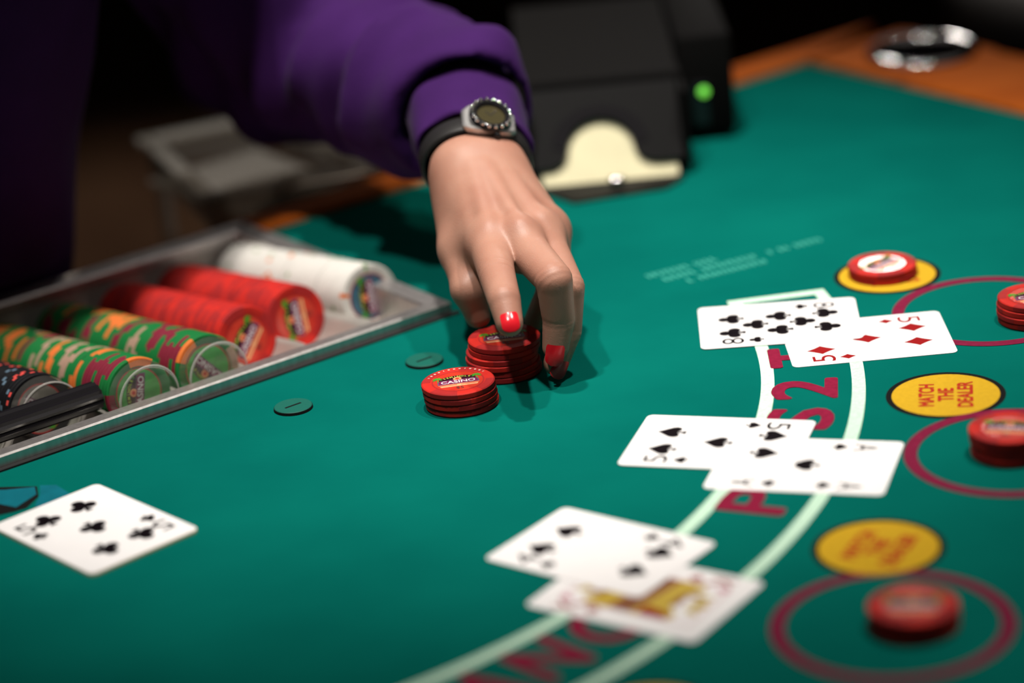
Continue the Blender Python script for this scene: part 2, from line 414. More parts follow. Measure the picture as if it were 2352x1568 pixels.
for ch, a in zip('INSURANCE' + 'PAYS' + '2' + 'TO' + '1', [-73.5, -70.3, -66.0, -61.8, -57.5, -53.1, -48.7, -44.1, -39.9, -25.9, -21.6, -17.3, -13.2, -8.15, -2.3, 2.1, 7.0]):
    pr('printed_letter', on_arc(heavy(text(ch, .0320, width=(.0075 if ch == 'I' else .0115 if ch == '1' else .0255)), .0013), RL - .0045, a), M['maroon_print'])
for k, a in enumerate((10.4, -9.9, -29.9, -49.9)):
    rr = .5172; a_ = math.radians(a); c = (LC[0] + rr * math.cos(a_), LC[1] + rr * math.sin(a_))
    pr('printed_bonus_border', tf(disc(.0304, ZP, 64), (*c, 0)), M['black_print'])
    yl = pr('printed_bonus_spot', tf(disc(.0275, ZP + .00004, 64), (*c, 0)), M['yellow_print'])
    for ln, yy, wd in (('MATCH', .0098, .0285), ('THE', 0, .0165), ('DEALER', -.0098, .0325)):
        pr('printed_word', on_arc(heavy(text(ln, .0074, 0, yy, width=wd), .00040), rr, a, ZP + .00008), M['red_print'], yl)
for a in (2.4, -17.5, -37.0, -56.8):
    a_ = math.radians(a); c = (LC[0] + .554 * math.cos(a_), LC[1] + .554 * math.sin(a_))
    pr('printed_betting_ring', ringsec(c, .0462, .0528, ZP + .00002, 0, 2 * math.pi, 90), M['ring_print'])
# pale small print too faded to read: separate strokes in three lines
rw = random.Random(3)
tdir = np.array([.9135, .4067]); tnor = np.array([-.4067, .9135])
V = []; Fc = []
for (px, py, ln) in ((.0835, 1.5300, .044), (.0925, 1.5222, .106), (.1060, 1.5160, .052)):
    x = 0
    while x < ln:
        wl = rw.uniform(.0022, .0034)
        if rw.random() < .93:
            c = np.array([px, py]) + tdir * x
            q = [c, c + tdir * wl * .5, c + tdir * wl * .5 + tnor * .0062, c + tnor * .0060]
            q2 = [c + tdir * wl * .35 + tnor * (k * .0019), c + tdir * wl + tnor * (k * .0019), c + tdir * wl + tnor * (k * .0019 + .0013), c + tdir * wl * .35 + tnor * (k * .0019 + .0013)] if (k := rw.choice((0, 1, 2))) is not None else None
            for z_ in (q, q2):
                n = len(V); V += [(p[0], p[1], ZP) for p in z_]; Fc.append((n, n + 1, n + 2, n + 3))
        x += wl + .0009
tag(pr('printed_small_lettering', (V, Fc), M['pale_print']), 'pale faded small print on the felt', kind='stuff')
# blue emblem by the tray, cut by the picture's edge
b1 = [(-.2960, 1.3150), (-.2640, 1.3085), (-.2490, 1.3085), (-.2470, 1.2990), (-.2555, 1.2850), (-.2660, 1.2920), (-.2800, 1.2960)]
b2 = [(-.2465, 1.3100), (-.2380, 1.3085), (-.2270, 1.2920), (-.2350, 1.2780), (-.2460, 1.2840), (-.2450, 1.2980)]
k1 = [(-.2960, 1.3180), (-.2480, 1.3092), (-.2455, 1.2960), (-.2500, 1.2830), (-.2555, 1.2800), (-.2680, 1.2760), (-.2960, 1.2900)]
pr('printed_emblem_outline', poly(k1, ZP), M['black_print'])
pr('printed_emblem', poly(b1, ZP + .00005), M['blue_print']); pr('printed_emblem', poly(b2, ZP + .00005), M['blue_print'])

# two coin-slot buttons let into the felt
M['slot_green'] = mat('slot_green_plastic', (.002, .125, .092), rough=.6, spec=.3, bump=.00005, bscale=500)
for (x, y), lb in (((-.1195, 1.3815), 'round green slotted button on the felt, the one nearer the camera'), ((-.0490, 1.4304), 'round green slotted button on the felt behind the front chip stack')):
    t = root('slot_button', (x, y, 0), lb, 'button', 'slotted buttons in front of the tray')
    link('button_disc', mesh('button_disc', *lathe([(0, .0013), (.0100, .0013), (.0102, .0015), (.0099, .0018), (0, .0018)], 40), M['slot_green'], True, None, 30), t)
    sl = link('slot', mesh('slot', *box((0, 0, .0017), .0100, .0014, .0004, E1, E2), M['black_print']), t)
    link('button_base', mesh('button_base', *lathe([(0, .0001), (.0106, .0001), (.0104, .0013), (0, .0013)], 40), M['black_print']), t)  # black colour stands in for the shade under the raised disc

# chrome cup holder in the rail
cw = W(CUP[0], CUP[1], 0)
t = root('cup_holder', cw, 'chrome-rimmed cup holder sunk in the wooden rail at the table corner', 'cup holder')
link('rim', mesh('rim', *lathe([(.0325, RZ), (.0335, RZ + .0028), (.0365, RZ + .0042), (.0395, RZ + .0028), (.0402, RZ)], 64), M['chrome'], True), t)
link('cup', mesh('cup', *lathe([(.0332, RZ + .002), (.0325, -.006), (.0315, -.068), (.028, -.07), (0, -.07)], 64), M['gloss_black'], True, None, 40), t)
# ------------------------------------------------------------------ the chip tray
tr = root('chip_tray', W(-.268, .114, 0), 'long metal chip tray with scalloped troughs set into the table edge', 'chip tray')
PITCH = .0440; ROW0 = -.0155; RT = .0205
FT0, FT1 = .0115, .2145                       # inside of the rim along t
IS0, IS1 = TR0 + .012, TR1 - .012
# rim: four mitred bars
def bar(a, b, wd, nx, z1=.0074):
    """rim bar from a to b (s,t); nx = inward normal; bevelled outer lip"""
    a = np.array(a); b = np.array(b); nx = np.array(nx); V = []
    u = (b - a) / np.linalg.norm(b - a)
    sec = [(.0004, -.03), (.0004, z1 - .0010), (.0012, z1), (wd - .001, z1 - .0012), (wd, z1 - .0025), (wd, -.03)]
    for p, sg in ((a, 1), (b, -1)):
        for r, z in sec: V.append(W(*(p + nx * r + u * sg * r), z))
    k = len(sec)
    return V, [(j, (j + 1) % k, k + (j + 1) % k, k + j) for j in range(k)] + [tuple(reversed(range(k))), tuple(range(k, 2 * k))]
T1 = .228
for a, b, n in (((TR0, 0), (TR1, 0), (0, 1)), ((TR1, 0), (TR1, T1), (-1, 0)), ((TR1, T1), (TR0, T1), (0, -1)), ((TR0, T1), (TR0, 0), (1, 0))):
    part('rim_bar', bar(a, b, .0125, n), M['alu'], tr)
part('seal', box(W(-.268, -.0016, .0003), .542, .0036, .0016, E1, E2), M['tray_gap'], tr)
SLOPE = .135
def drop(t): return -SLOPE * (t - .060)
# scalloped floor
ns, nt_ = 240, 26
ss = np.linspace(IS0, IS1, ns); V = []; Fc = []
tt = np.concatenate([[FT0, FT0 + .004, FT0 + .009, FT0 + .014, FT0 + .02, FT0 + .027, FT0 + .034, FT0 + .042], np.linspace(.065, FT1 - .004, 10), [FT1]])
for i, s in enumerate(ss):
    ds = min((s - c0 for c0 in [ROW0 - PITCH * k for k in range(12) if k not in (1, 2)] + [-.0630, -.1035]), key=abs)
    zt = max(-math.sqrt(max(RT ** 2 - ds * ds, 0)), -RT) + .0012
    zt = min(zt, -.0045)
    for j, t in enumerate(tt):
        k = min(1, max(0, (t - FT0) / .036)); k = k * k * (3 - 2 * k)
        z = (zt + drop(t)) * k + (-.0015) * (1 - k)
        if j == len(tt) - 1: z = -.001
        V.append(W(s, t, z))
n = len(tt)
for i in range(ns - 1):
    for j in range(n - 1): Fc.append((i * n + j, (i + 1) * n + j, (i + 1) * n + j + 1, i * n + j + 1))
part('scalloped_floor', (V, Fc), M['trough'], tr, smooth=True)
part('tray_box', join(box(W(-.268, .114, -.058), .535, .226, .004, E1, E2), box(W(-.268, .003, -.031), .53, .003, .054, E1, E2), box(W(-.268, .225, -.031), .53, .003, .054, E1, E2)), M['black_plastic'], tr)

# ------------------------------------------------------------------ casino chips
CH = .0033; CRD = .0195
def chipmat(n, c, **k): return mat('chip_' + n, c, rough=.6, spec=.10, var=.05, vscale=300, bump=.00003, bscale=1500, **k)
M['chip_red'] = chipmat('red', (.66, .030, .022)); M['spot_darkred'] = chipmat('dark_red', (.44, .026, .026))
M['chip_green'] = chipmat('green', (.012, .20, .048)); M['spot_orange'] = chipmat('orange', (.86, .21, .045))
M['spot_maroon'] = chipmat('maroon', (.24, .022, .045)); M['spot_tan'] = chipmat('tan', (.46, .30, .22))
M['chip_white'] = chipmat('white', (.80, .78, .73)); M['spot_sage'] = chipmat('sage', (.34, .46, .27))
M['chip_black'] = chipmat('black', (.010, .010, .012)); M['spot_salmon'] = chipmat('salmon', (.86, .10, .085)); M['spot_blue'] = chipmat('slate_blue', (.16, .25, .34))
M['inlay_red'] = mat('inlay_red', (.72, .060, .03), rough=.17, spec=.28, var=1, vscale=160, col2=(.62, .030, .02), bump=.00009, bscale=650)
M['inlay_green'] = mat('inlay_green', (.035, .36, .045), rough=.3, var=.3, vscale=200)
M['inlay_blue'] = mat('inlay_blue', (.03, .13, .20), rough=.3, var=.3, vscale=200)
M['inlay_grey'] = mat('inlay_grey', (.22, .20, .18), rough=.3, var=.3, vscale=200)
M['sign_dark'] = mat('sign_dark', (.035, .004, .012), rough=.6, spec=.12); M['banner'] = mat('banner_purple', (.22, .012, .085), rough=.6, spec=.12)
M['banner_edge'] = mat('banner_edge', (.16, .09, .16), rough=.6, spec=.12)
M['ink_white'] = mat('ink_white', (.85, .83, .86), rough=.6, spec=.12); M['ink_lime'] = mat('ink_lime', (.55, .75, .08), rough=.6, spec=.12)
M['ink_sun'] = mat('ink_sun', (.90, .36, .16), rough=.6, spec=.12); M['ink_palm'] = mat('ink_palm', (.07, .36, .03), rough=.6, spec=.12); M['ink_sand'] = mat('ink_sand', (.88, .45, .22), rough=.6, spec=.12)
M['ink_dark'] = mat('ink_dark', (.05, .03, .03), rough=.6, spec=.12); M['ink_pale'] = mat('ink_pale', (.8, .62, .5), rough=.6, spec=.12)

NS = 40
BODY = lathe([(0, 0), (CRD - .0006, 0), (CRD, .0005), (CRD, CH - .0005), (CRD - .0006, CH), (.0146, CH), (.0142, CH - .0002), (0, CH - .0002)], NS)
def spotmesh(name, width, m, z0=0, z1=CH, reach=.0147):
    e = .00006
    prof = [(reach, CH + e), (CRD - .0006 + e, CH + e), (CRD + e, CH - .0005), (CRD + e, .0005), (CRD - .0006 + e, -e * .2)] if z1 == CH and z0 == 0 else [(CRD + e, z1), (CRD + e, z0)]
    return mesh(name, *lathe(prof, 6, a0=-width / 2, a1=width / 2), m, True, None, 40)
D2 = math.radians
SPOTS = {
 'red': [(spotmesh('edge_spot', D2(48), M['spot_darkred']), [D2(90 * k + 58) for k in range(4)])],
 'green': [(spotmesh('edge_spot', D2(46), M['spot_orange']), [D2(k) for k in (0,)]), (spotmesh('edge_spot', D2(50), M['spot_maroon']), [D2(k) for k in (118,)]), (spotmesh('edge_spot', D2(44), M['spot_tan']), [D2(k) for k in (236,)])],
 'white': [(spotmesh('edge_spot', D2(8), M['spot_sage']), [D2(k) for k in (0, 180)]), (spotmesh('edge_spot', D2(8), M['spot_orange']), [D2(k) for k in (75,)])],
 'black': [(spotmesh('edge_spot', D2(8), M['spot_salmon'], .0004, CH - .0004), [D2(k) for k in (0, 14, 120, 134, 240, 254)]), (spotmesh('edge_spot', D2(8), M['spot_blue'], .0004, CH - .0004), [D2(k) for k in (67, 247)])],
}
BODYM = {k: mesh('chip_body', *BODY, M['chip_' + k], True, None, 30) for k in SPOTS}
# artwork of the inlay: palms, neon sign and lettering (each a flat print)
zi = CH - .00014
def palm(cx, cy, k=1.0):
    V = []; Fc = []
    for a in (-35, -5, 30, 62, 100, 135, 165, 200, 215):
        a = D2(a); r = .0030 * k; c = np.array([cx, cy]); d = np.array([math.cos(a), math.sin(a)]); nr = np.array([-d[1], d[0]])
        q = [c, c + d * r * .5 + nr * .00045 * k, c + d * r + np.array([0, -.0005]), c + d * r * .5 - nr * .00045 * k]
        n = len(V); V += [(p[0], p[1], 0) for p in q]; Fc.append((n, n + 1, n + 2, n + 3))
    n = len(V); V += [(cx - .0003, cy - .0042 * k, 0), (cx + .0003, cy - .0042 * k, 0), (cx + .0002, cy, 0), (cx - .0002, cy, 0)]; Fc.append((n, n + 1, n + 2, n + 3))
    return V, Fc
def arctext(s, R, cy, h, span):
    out = []
    for i, ch in enumerate(s):
        a = span / 2 - span * i / (len(s) - 1)
        out.append(tf(text(ch, h, bold=.02), (R * math.sin(-a), cy + R * math.cos(a), 0), (math.cos(-a), -math.sin(-a), 0), (math.sin(-a), math.cos(-a), 0)))
    return join(*out)
dome = [(-.0098, .0016)] + [(-.0098 * math.cos(math.pi * i / 20), .0030 + .0046 * math.sin(math.pi * i / 20)) for i in range(21)] + [(.0098, .0016)]
ARTV = [('sign_panel', poly(dome[::-1]), 'sign_dark', 1), ('banner_border', poly([(-.0112, -.0034), (.0112, -.0034), (.0108, .0020), (-.0108, .0020)]), 'banner_edge', 2),
        ('banner', poly([(-.0104, -.0029), (.0104, -.0029), (.0101, .0016), (-.0101, .0016)]), 'banner', 3),
        ('sun', disc(.0023, 0, 20, (0, .0032)), 'ink_sun', 2.5), ('sun_centre', disc(.0011, 0, 16, (0, .0032)), 'chip_red', 2.7),
        ('lettering', heavy(text('CASINO', .0034, 0, -.0008, width=.0180), .00009), 'ink_white', 4),
        ('lettering', arctext('SEMINOLE', .0170, -.0108, .0017, D2(46)), 'ink_lime', 4),
        ('palm_tree', palm(-.0104, .0052, 1.05), 'ink_palm', 5), ('palm_tree', palm(.0104, .0052, 1.05), 'ink_palm', 5),
        ('inlay_border', ringsec((0, 0), .0132, .0140, 0, 0, 2 * math.pi, 40), 'spot_darkred', 1),  # darker ring paints in the shade of the groove round the inlay
        ('sand_strip', poly([(-.0095, -.0070), (.0095, -.0070), (.0110, -.0040), (-.0110, -.0040)]), 'ink_sand', 1),
        ('red_stripe', poly([(-.0108, -.0052), (-.001, -.0056), (-.001, -.0049), (-.0111, -.0044)]), 'chip_red', 2),
        ('red_stripe', poly([(.001, -.0056), (.0108, -.0052), (.0111, -.0044), (.001, -.0049)]), 'chip_red', 2),
        ('denomination', text('$5', .0034, 0, -.0096, bold=0), 'ink_dark', 3)]
def art(vf, lev): return [(p[0], p[1], zi + lev * .00002 + p[2]) for p in vf[0]], vf[1]
INL = {k: mesh('inlay', *[(p[0], p[1], zi) for p in disc(.0139, 0, 40)[0]] and ([(p[0], p[1], zi) for p in disc(.0139, 0, 40)[0]], disc(.0139, 0, 40)[1]), M['inlay_' + c]) for k, c in (('red', 'red'), ('green', 'green'), ('white', 'blue'), ('black', 'grey'))}
ARTM = [(n, mesh(n, *art(vf, lv), M[mt])) for n, vf, mt, lv in ARTV]
ARTP = [(n, me) for n, me in ARTM if n not in ('denomination', 'red_stripe', 'sand_strip')]   # the other values carry no "$5"
pips_ = []
for i in range(13):
    a = D2(150 - 10 * i); pips_.append(tf(box((0, 0, 0), .0011 if i % 4 else .0005, .0012, .00002), (.0168 * math.cos(a), .0168 * math.sin(a), CH + .00008), (math.sin(a), -math.cos(a), 0), (math.cos(a), math.sin(a), 0)))
RIMTXT = mesh('rim_lettering', *join(*pips_), M['ink_pale'])
def make_chip(kind, art_level):
    """art_level 0: plain, 1: inlay with artwork, 2: also the worn rim lettering"""
    r = link('poker_chip', BODYM[kind])
    for me, angs in SPOTS[kind]:
        for a in angs: s = link('edge_spot', me, r); s.rotation_euler.z = a
    if art_level:
        il = link('inlay', INL[kind], r)
        for n, me in (ARTM if kind == 'red' else ARTP): link(n, me, il)
    if art_level > 1: link('rim_lettering', RIMTXT, r)
    return r
PROTO = {}
def chip(kind, art_level, label, group, M4):
    k = (kind, art_level)
    if k in PROTO: c = copy_tree(PROTO[k])
    else: c = PROTO[k] = make_chip(kind, art_level)
    c.matrix_world = M4; c.matrix_basis = M4
    tag(c, label, 'chip', group); return c
ORD = ['top', 'second from the top', 'third from the top', 'fourth from the top', 'fifth from the top', 'sixth from the top']
def stack(x, y, offs, where, group, spins, kind='red', art0=1, tilt=None):
    n = len(offs)
    for i, (dx, dy) in enumerate(offs):                        # listed from the top down
        z = (n - 1 - i) * (CH + .00008) + .0003
        Mx = Matrix.Translation((x + dx, y + dy, z)) @ Matrix.Rotation(spins[i % len(spins)] if i else spins[0], 4, 'Z')
        if tilt and i == 0: Mx = Matrix.Translation((x + dx, y + dy, z)) @ Matrix.Rotation(tilt[0], 4, 'X') @ Matrix.Rotation(tilt[1], 4, 'Y') @ Matrix.Rotation(spins[0], 4, 'Z')
        pos = ('top' if i == 0 else 'bottom' if i == n - 1 else ORD[i])
        chip(kind, (art0 if i == 0 else 0), 'red chip, %s of %s' % (pos, where), group, Mx)
stack(-.0303, 1.3645, [(0, 0), (.0004, 0), (.0008, .0002), (.0012, .0006)], 'the stack in front of the hand', 'chip stack in front of the hand', [D2(6), D2(25), D2(52), D2(70)], art0=2)
stack(-.0047, 1.4053, [(.0006, 0), (.0003, .0003), (-.0010, 0), (-.0016, -.0003), (-.0004, .0002), (.0002, .0002)], 'the stack under the fingers', 'chip stack under the fingers', [D2(3), D2(14), D2(40), D2(62), D2(31), D2(20)])
stack(.2149, 1.4986, [(0, 0), (.0004, 0)], 'the pair on the far yellow spot', 'pair of chips on the far yellow spot', [D2(40), D2(75)])
stack(.2833, 1.4079, [(0, 0), (-.0006, 0), (-.0008, -.0004), (-.0002, -.0003)], 'the stack in the far maroon ring', 'chip stack in the far ring', [D2(10), D2(30), D2(55), D2(18)])
stack(.2351, 1.2362, [(0, 0), (.0004, .0004), (.0012, .0006), (.0010, .0005)], 'the stack in the middle maroon ring', 'chip stack in the middle ring', [D2(-20), D2(10), D2(35), D2(60)])
stack(.1599, 1.0675, [(0, 0), (.0003, 0), (.0002, -.0003)], 'the blurred stack in the nearest ring', 'chip stack in the nearest ring', [D2(-12), D2(15), D2(44)])

# rows lying in the tray, faces to the players
def rowmat(s, t, z, spin, wob):
    b = Matrix.Identity(4); ax = E1; az = np.array([0, 0, SLOPE]) - E2; az = az / np.linalg.norm(az); ay = np.cross(az, ax)
    for i in range(3): b[i][0] = ax[i]; b[i][1] = ay[i]; b[i][2] = az[i]
    p = W(s, t, z + drop(t)); b.translation = Vector(p)
    return b @ Matrix.Rotation(wob[0], 4, 'X') @ Matrix.Rotation(wob[1], 4, 'Y') @ Matrix.Rotation(spin, 4, 'Z')
ROWS = {1: -.0630, 2: -.1035}
def row(i, kind, t0, n, name, group, spin0, back=None, gaps=()):
    rr = random.Random(11 + i); s = ROWS.get(i, ROW0 - PITCH * i); t = t0; spin = rr.uniform(0, 6.28)
    for k in range(n):
        if k in gaps: t += .0012
        lab = ('%s chip at the front of %s' % (kind, name)) if k == 0 else '%s chip lying in %s' % (kind, name)
        t += CH + .00012; spin += rr.choice((0.12, -.12, .5, -.45, 1.05, -.6))
        chip(kind, 1 if k == 0 else 0, lab, group, rowmat(s + rr.uniform(-.0002, .0002), t, rr.uniform(-.0001, .0003), spin0 if k == 0 else spin, (rr.uniform(-.004, .004), rr.uniform(-.004, .004))))
row(0, 'white', .0620, 42, 'the white row at the far end of the tray', 'white chips in the tray', D2(88), gaps=(9, 20))
row(1, 'red', .0690, 39, 'the red row beside the white row', 'red chips in the tray row beside the white chips', D2(92), gaps=(13,))
row(2, 'red', .0580, 42, 'the red row beside the green chips', 'red chips in the tray row beside the green chips', D2(50), gaps=(20,))
row(3, 'green', .0270, 51, 'the green row beside the red chips', 'green chips in the tray row beside the red chips', D2(130), gaps=(21,))
row(4, 'green', .0270, 51, 'the green row beside the black chips', 'green chips in the tray row beside the black chips', D2(75), gaps=(12, 30))
row(5, 'black', .0590, 42, 'the black row at the left edge', 'black chips in the tray', D2(140))
# clear spacers closing the rows
sp0 = None
for i, t0, th, lb in ((3, .0270, .0115, 'clear acrylic spacer disc in front of the green row beside the red chips'), (4, .0270, .0115, 'clear acrylic spacer disc in front of the green row beside the black chips'),
                      (5, .0590, .0120, 'clear acrylic spacer disc in front of the black row'), (6, .0640, .0120, 'clear acrylic spacer disc in the empty trough, cut by the left edge')):
    s = ROW0 - PITCH * i
    sp = root('clear_spacer', W(s, t0 - .0004, drop(t0)), lb, 'spacer', 'clear spacers in the tray')
    b = lathe([(0, 0), (.0188, 0), (.0188, th - .001), (.0178, th), (.0168, th - .0004), (.0162, th - .0022), (0, th - .0022)], 48)
    link('acrylic_disc', mesh('acrylic_disc', *tf(b, (0, 0, 0), E1, (0, 0, 1)), M['spacer'], True, None, 30), sp)
    link('rim_ring', mesh('rim_ring', *tf(lathe([(.0174, th + .0001), (.0180, th + .0004), (.0187, th - .0004)], 48), (0, 0, 0), E1, (0, 0, 1)), M['rim_acrylic'], True), sp)
# ribbed black plastic bar lying across the front of the tray
rb = root('ribbed_bar', W(-.33, .030, -.006), 'black ribbed plastic bar lying across the tray front, cut by the left edge', 'bar')
prof = []
for k in range(28):
    a = 2 * math.pi * k / 28; r = .0078 if k % 2 else .0069
    prof.append((r * 1.15 * math.cos(a), r * math.sin(a)))
barv = [W(s, .034 + y, .0080 + z) for s in (-.42, -.2135) for y, z in prof]
barf = [(j, (j + 1) % 28, 28 + (j + 1) % 28, 28 + j) for j in range(28)] + [tuple(reversed(range(28))), tuple(range(28, 56))]
part('bar_body', (barv, barf), M['gloss_black'], rb)

# ------------------------------------------------------------------ playing cards
CWD, CHT, CTH = .063, .088, .0003
def rrect(w, h, r, n=6):
    P = []
    for cx, cy, a0 in ((w / 2 - r, h / 2 - r, 0), (-w / 2 + r, h / 2 - r, 90), (-w / 2 + r, -h / 2 + r, 180), (w / 2 - r, -h / 2 + r, 270)):
        P += [(cx + r * math.cos(D2(a0 + 90 * i / n)), cy + r * math.sin(D2(a0 + 90 * i / n))) for i in range(n + 1)]
    return P
CARDM = mesh('playing_card', *prism(rrect(CWD, CHT, .0035), 0, CTH), M['card'])
def circ(cx, cy, r, n=18): return [(cx + r * math.cos(2 * math.pi * i / n), cy + r * math.sin(2 * math.pi * i / n), 0) for i in range(n)], [tuple(range(n))]
def suit(s):
    if s == 'diamond':
        P = []
        for i in range(4):
            a, b = [((0, .62), (.46, 0)), ((.46, 0), (0, -.62)), ((0, -.62), (-.46, 0)), ((-.46, 0), (0, .62))][i]
            for k in range(5):
                u = k / 5; bow = .16 * u * (1 - u) * 2; x = a[0] + (b[0] - a[0]) * u; y = a[1] + (b[1] - a[1]) * u; P.append((x * (1 - bow), y * (1 - bow)))
        return poly(P[::-1] if False else P)
    if s == 'club':
        return join(circ(0, .30, .27), circ(-.29, -.10, .27), circ(.29, -.10, .27), poly([(-.10, .15), (-.06, -.25), (-.17, -.58), (.17, -.58), (.06, -.25), (.10, .15)]))
    P = [(0, .60)]
    for u in np.linspace(0, 1, 10): P.append((-.50 * math.sin(u * math.pi * .5) - .0, .60 - .78 * u))
    up = [(0, .60), (-.12, .42), (-.30, .22), (-.46, .02), (-.50, -.14), (-.44, -.30), (-.28, -.36), (-.12, -.30), (-.05, -.22), (-.07, -.40), (-.17, -.58), (.17, -.58), (.07, -.40), (.05, -.22), (.12, -.30), (.28, -.36), (.44, -.30), (.50, -.14), (.46, .02), (.30, .22), (.12, .42)]
    if s == 'spade': return poly(up)
    return poly([(x, -y * .95) for x, y in up if not (abs(x) <= .17 and y < -.35)])
PIPM = {}
def pipmesh(s, size):
    if (s, size) not in PIPM:
        v, f = suit(s); PIPM[s, size] = mesh('pip', [(x * size, y * size, CTH + .00006) for x, y, _ in v], f, M['red_ink' if s in ('diamond', 'heart') else 'black_ink'])
    return PIPM[s, size]
LAY = {'A': [(0, 0, 0)], '4': [(-1, 1, 0), (1, 1, 0), (-1, -1, 1), (1, -1, 1)], '5': [(-1, 1, 0), (1, 1, 0), (0, 0, 0), (-1, -1, 1), (1, -1, 1)],
       '8': [(-1, 1, 0), (1, 1, 0), (-1, 0, 0), (1, 0, 0), (-1, -1, 1), (1, -1, 1), (0, .5, 0), (0, -.5, 1)]}
def card(rank, s, x, y, ang, z, label, group, corners=((-1, 1), (1, -1)), tilt=(0, 0), px=.0105, py=.0262):
    r = link('playing_card', CARDM); tag(r, label, 'playing card', group)
    r.matrix_basis = Matrix.Translation((x, y, z)) @ Matrix.Rotation(tilt[0], 4, 'X') @ Matrix.Rotation(tilt[1], 4, 'Y') @ Matrix.Rotation(ang, 4, 'Z')
    ink = M['red_ink' if s in ('diamond', 'heart') else 'black_ink']
    for (a, b, inv) in LAY.get(rank, []):
        p = link('pip', pipmesh(s, .0128), r, (a * px, b * py, 0)); p.rotation_euler.z = math.pi if inv else 0
    for cx, cy in corners:
        fl = math.pi if cy < 0 else 0
        ix = link('corner_index', mesh('corner_index', *text(rank, .0122, 0, 0, CTH + .00006, width=.0088), ink), r, (cx * .0228, cy * .0262, 0)); ix.rotation_euler.z = fl
        q = link('corner_suit', pipmesh(s, .0072), r, (cx * .0228, cy * .0135, 0)); q.rotation_euler.z = fl
    return r
H = math.pi / 2
card('5', 'diamond', .1911, 1.4017, -.0064 + H, .0001, 'five of diamonds, partly under the eight of clubs', 'dealt cards')
card('8', 'club', .1477, 1.4367, -.0680 + H, .00048, 'eight of clubs lying over the five of diamonds', 'dealt cards')
card('A', 'spade', .1363, 1.2442, -.3265 + H, .0001, 'ace of spades, partly under the five of spades', 'dealt cards', corners=((-1, 1), (1, 1), (-1, -1), (1, -1)))
card('5', 'spade', .0975, 1.2806, -.3338 + H, .00048, 'five of spades lying over the ace', 'dealt cards')
f_ = card('K', 'diamond', .0483, 1.1211, -.6286 + H, .0001, 'face card with a yellow and brown court figure, under the four', 'dealt cards')
card('4', 'spade', .0314, 1.1690, -.6880 + H, .00048, 'blurred four lying over the face card', 'dealt cards')
card('', 'club', -.2118, 1.2479, -.8680 - H, .0001, 'face-down card almost hidden under the five of clubs', 'dealer cards', corners=()).data = mesh('playing_card', *prism(rrect(CWD, CHT, .0035), 0, .0012), M['card_edge'])
card('5', 'club', -.2120, 1.2483, -.8680 - H, .0014, 'five of clubs lying alone near the left edge', 'dealer cards')
# court figure, twice, head to tail
zc = CTH + .00006
fr = []
for a, b in ((-.0185, -.0335), ):
    for (x0, y0, x1, y1) in ((-.0185, -.0335, .0185, -.0329), (-.0185, .0329, .0185, .0335), (-.0185, -.0335, -.0179, .0335), (.0179, -.0335, .0185, .0335)):
        fr.append(poly([(x0, y0), (x1, y0), (x1, y1), (x0, y1)], zc))
link('court_frame', mesh('court_frame', *join(*fr), M['pink_ink']), f_)
half = [('robe', [(-.0165, -.001), (.0165, -.004), (.0165, .020), (.0125, .0225), (.006, .0165), (-.006, .0165), (-.0120, .0225), (-.0165, .020)], 'gold_ink', 1),
        ('sash', [(-.0165, .002), (.016, -.003), (.0160, .003), (-.0165, .0085)], 'brown_ink', 2), ('face', [(-.0045, .0155), (.0045, .0155), (.005, .0235), (-.005, .0235)], 'card', 2),
        ('beard', [(-.0055, .0150), (.0055, .0150), (.0045, .0185), (-.0045, .0185)], 'brown_ink', 3), ('crown', [(-.007, .0235), (.007, .0235), (.0085, .0305), (.004, .027), (0, .031), (-.004, .027), (-.0085, .0305)], 'gold_ink', 2),
        ('hair', [(-.0075, .0165), (-.005, .0165), (-.005, .0240), (-.0075, .0235)], 'brown_ink', 3), ('sleeve', [(.009, .006), (.0165, .006), (.0165, .019), (.012, .019)], 'red_ink', 3), ('corner_suit', [(-.0165, .0255), (-.0130, .0295), (-.0165, .0325), (-.0178, .0295)], 'pink_ink', 3)]
for sg in (0, 1):
    for n, P, mt_, lv in half:
        q = link('court_' + n if n != 'corner_suit' else n, mesh(n, *poly(P, zc + lv * .00002), M[mt_]), f_); q.rotation_euler.z = math.pi * sg; q.scale = (1.08, 1.06, 1)
# ------------------------------------------------------------------ card shuffler with its dealing mouth
t = root('card_shuffler', (.075, 1.80, 0), 'black card shuffler and dealing shoe standing on the felt behind the hand', 'card shuffler')
X0, X1 = .0255, .1215
pb, pt = np.array([1.709, .0030]), np.array([1.745, .0570]); pu = (pt - pb) / np.linalg.norm(pt - pb); PL = np.linalg.norm(pt - pb)
xm = (X0 + X1) / 2 - .0035
def plate(u, v, d=0.0): return np.array([xm + .0035 + u, pb[0] + pu[0] * v - pu[1] * d * -1.0, pb[1] + pu[1] * v - pu[0] * d]) if False else np.array([xm + .0035 + u, pb[0] + pu[0] * v + pu[1] * d, pb[1] + pu[1] * v - pu[0] * d])
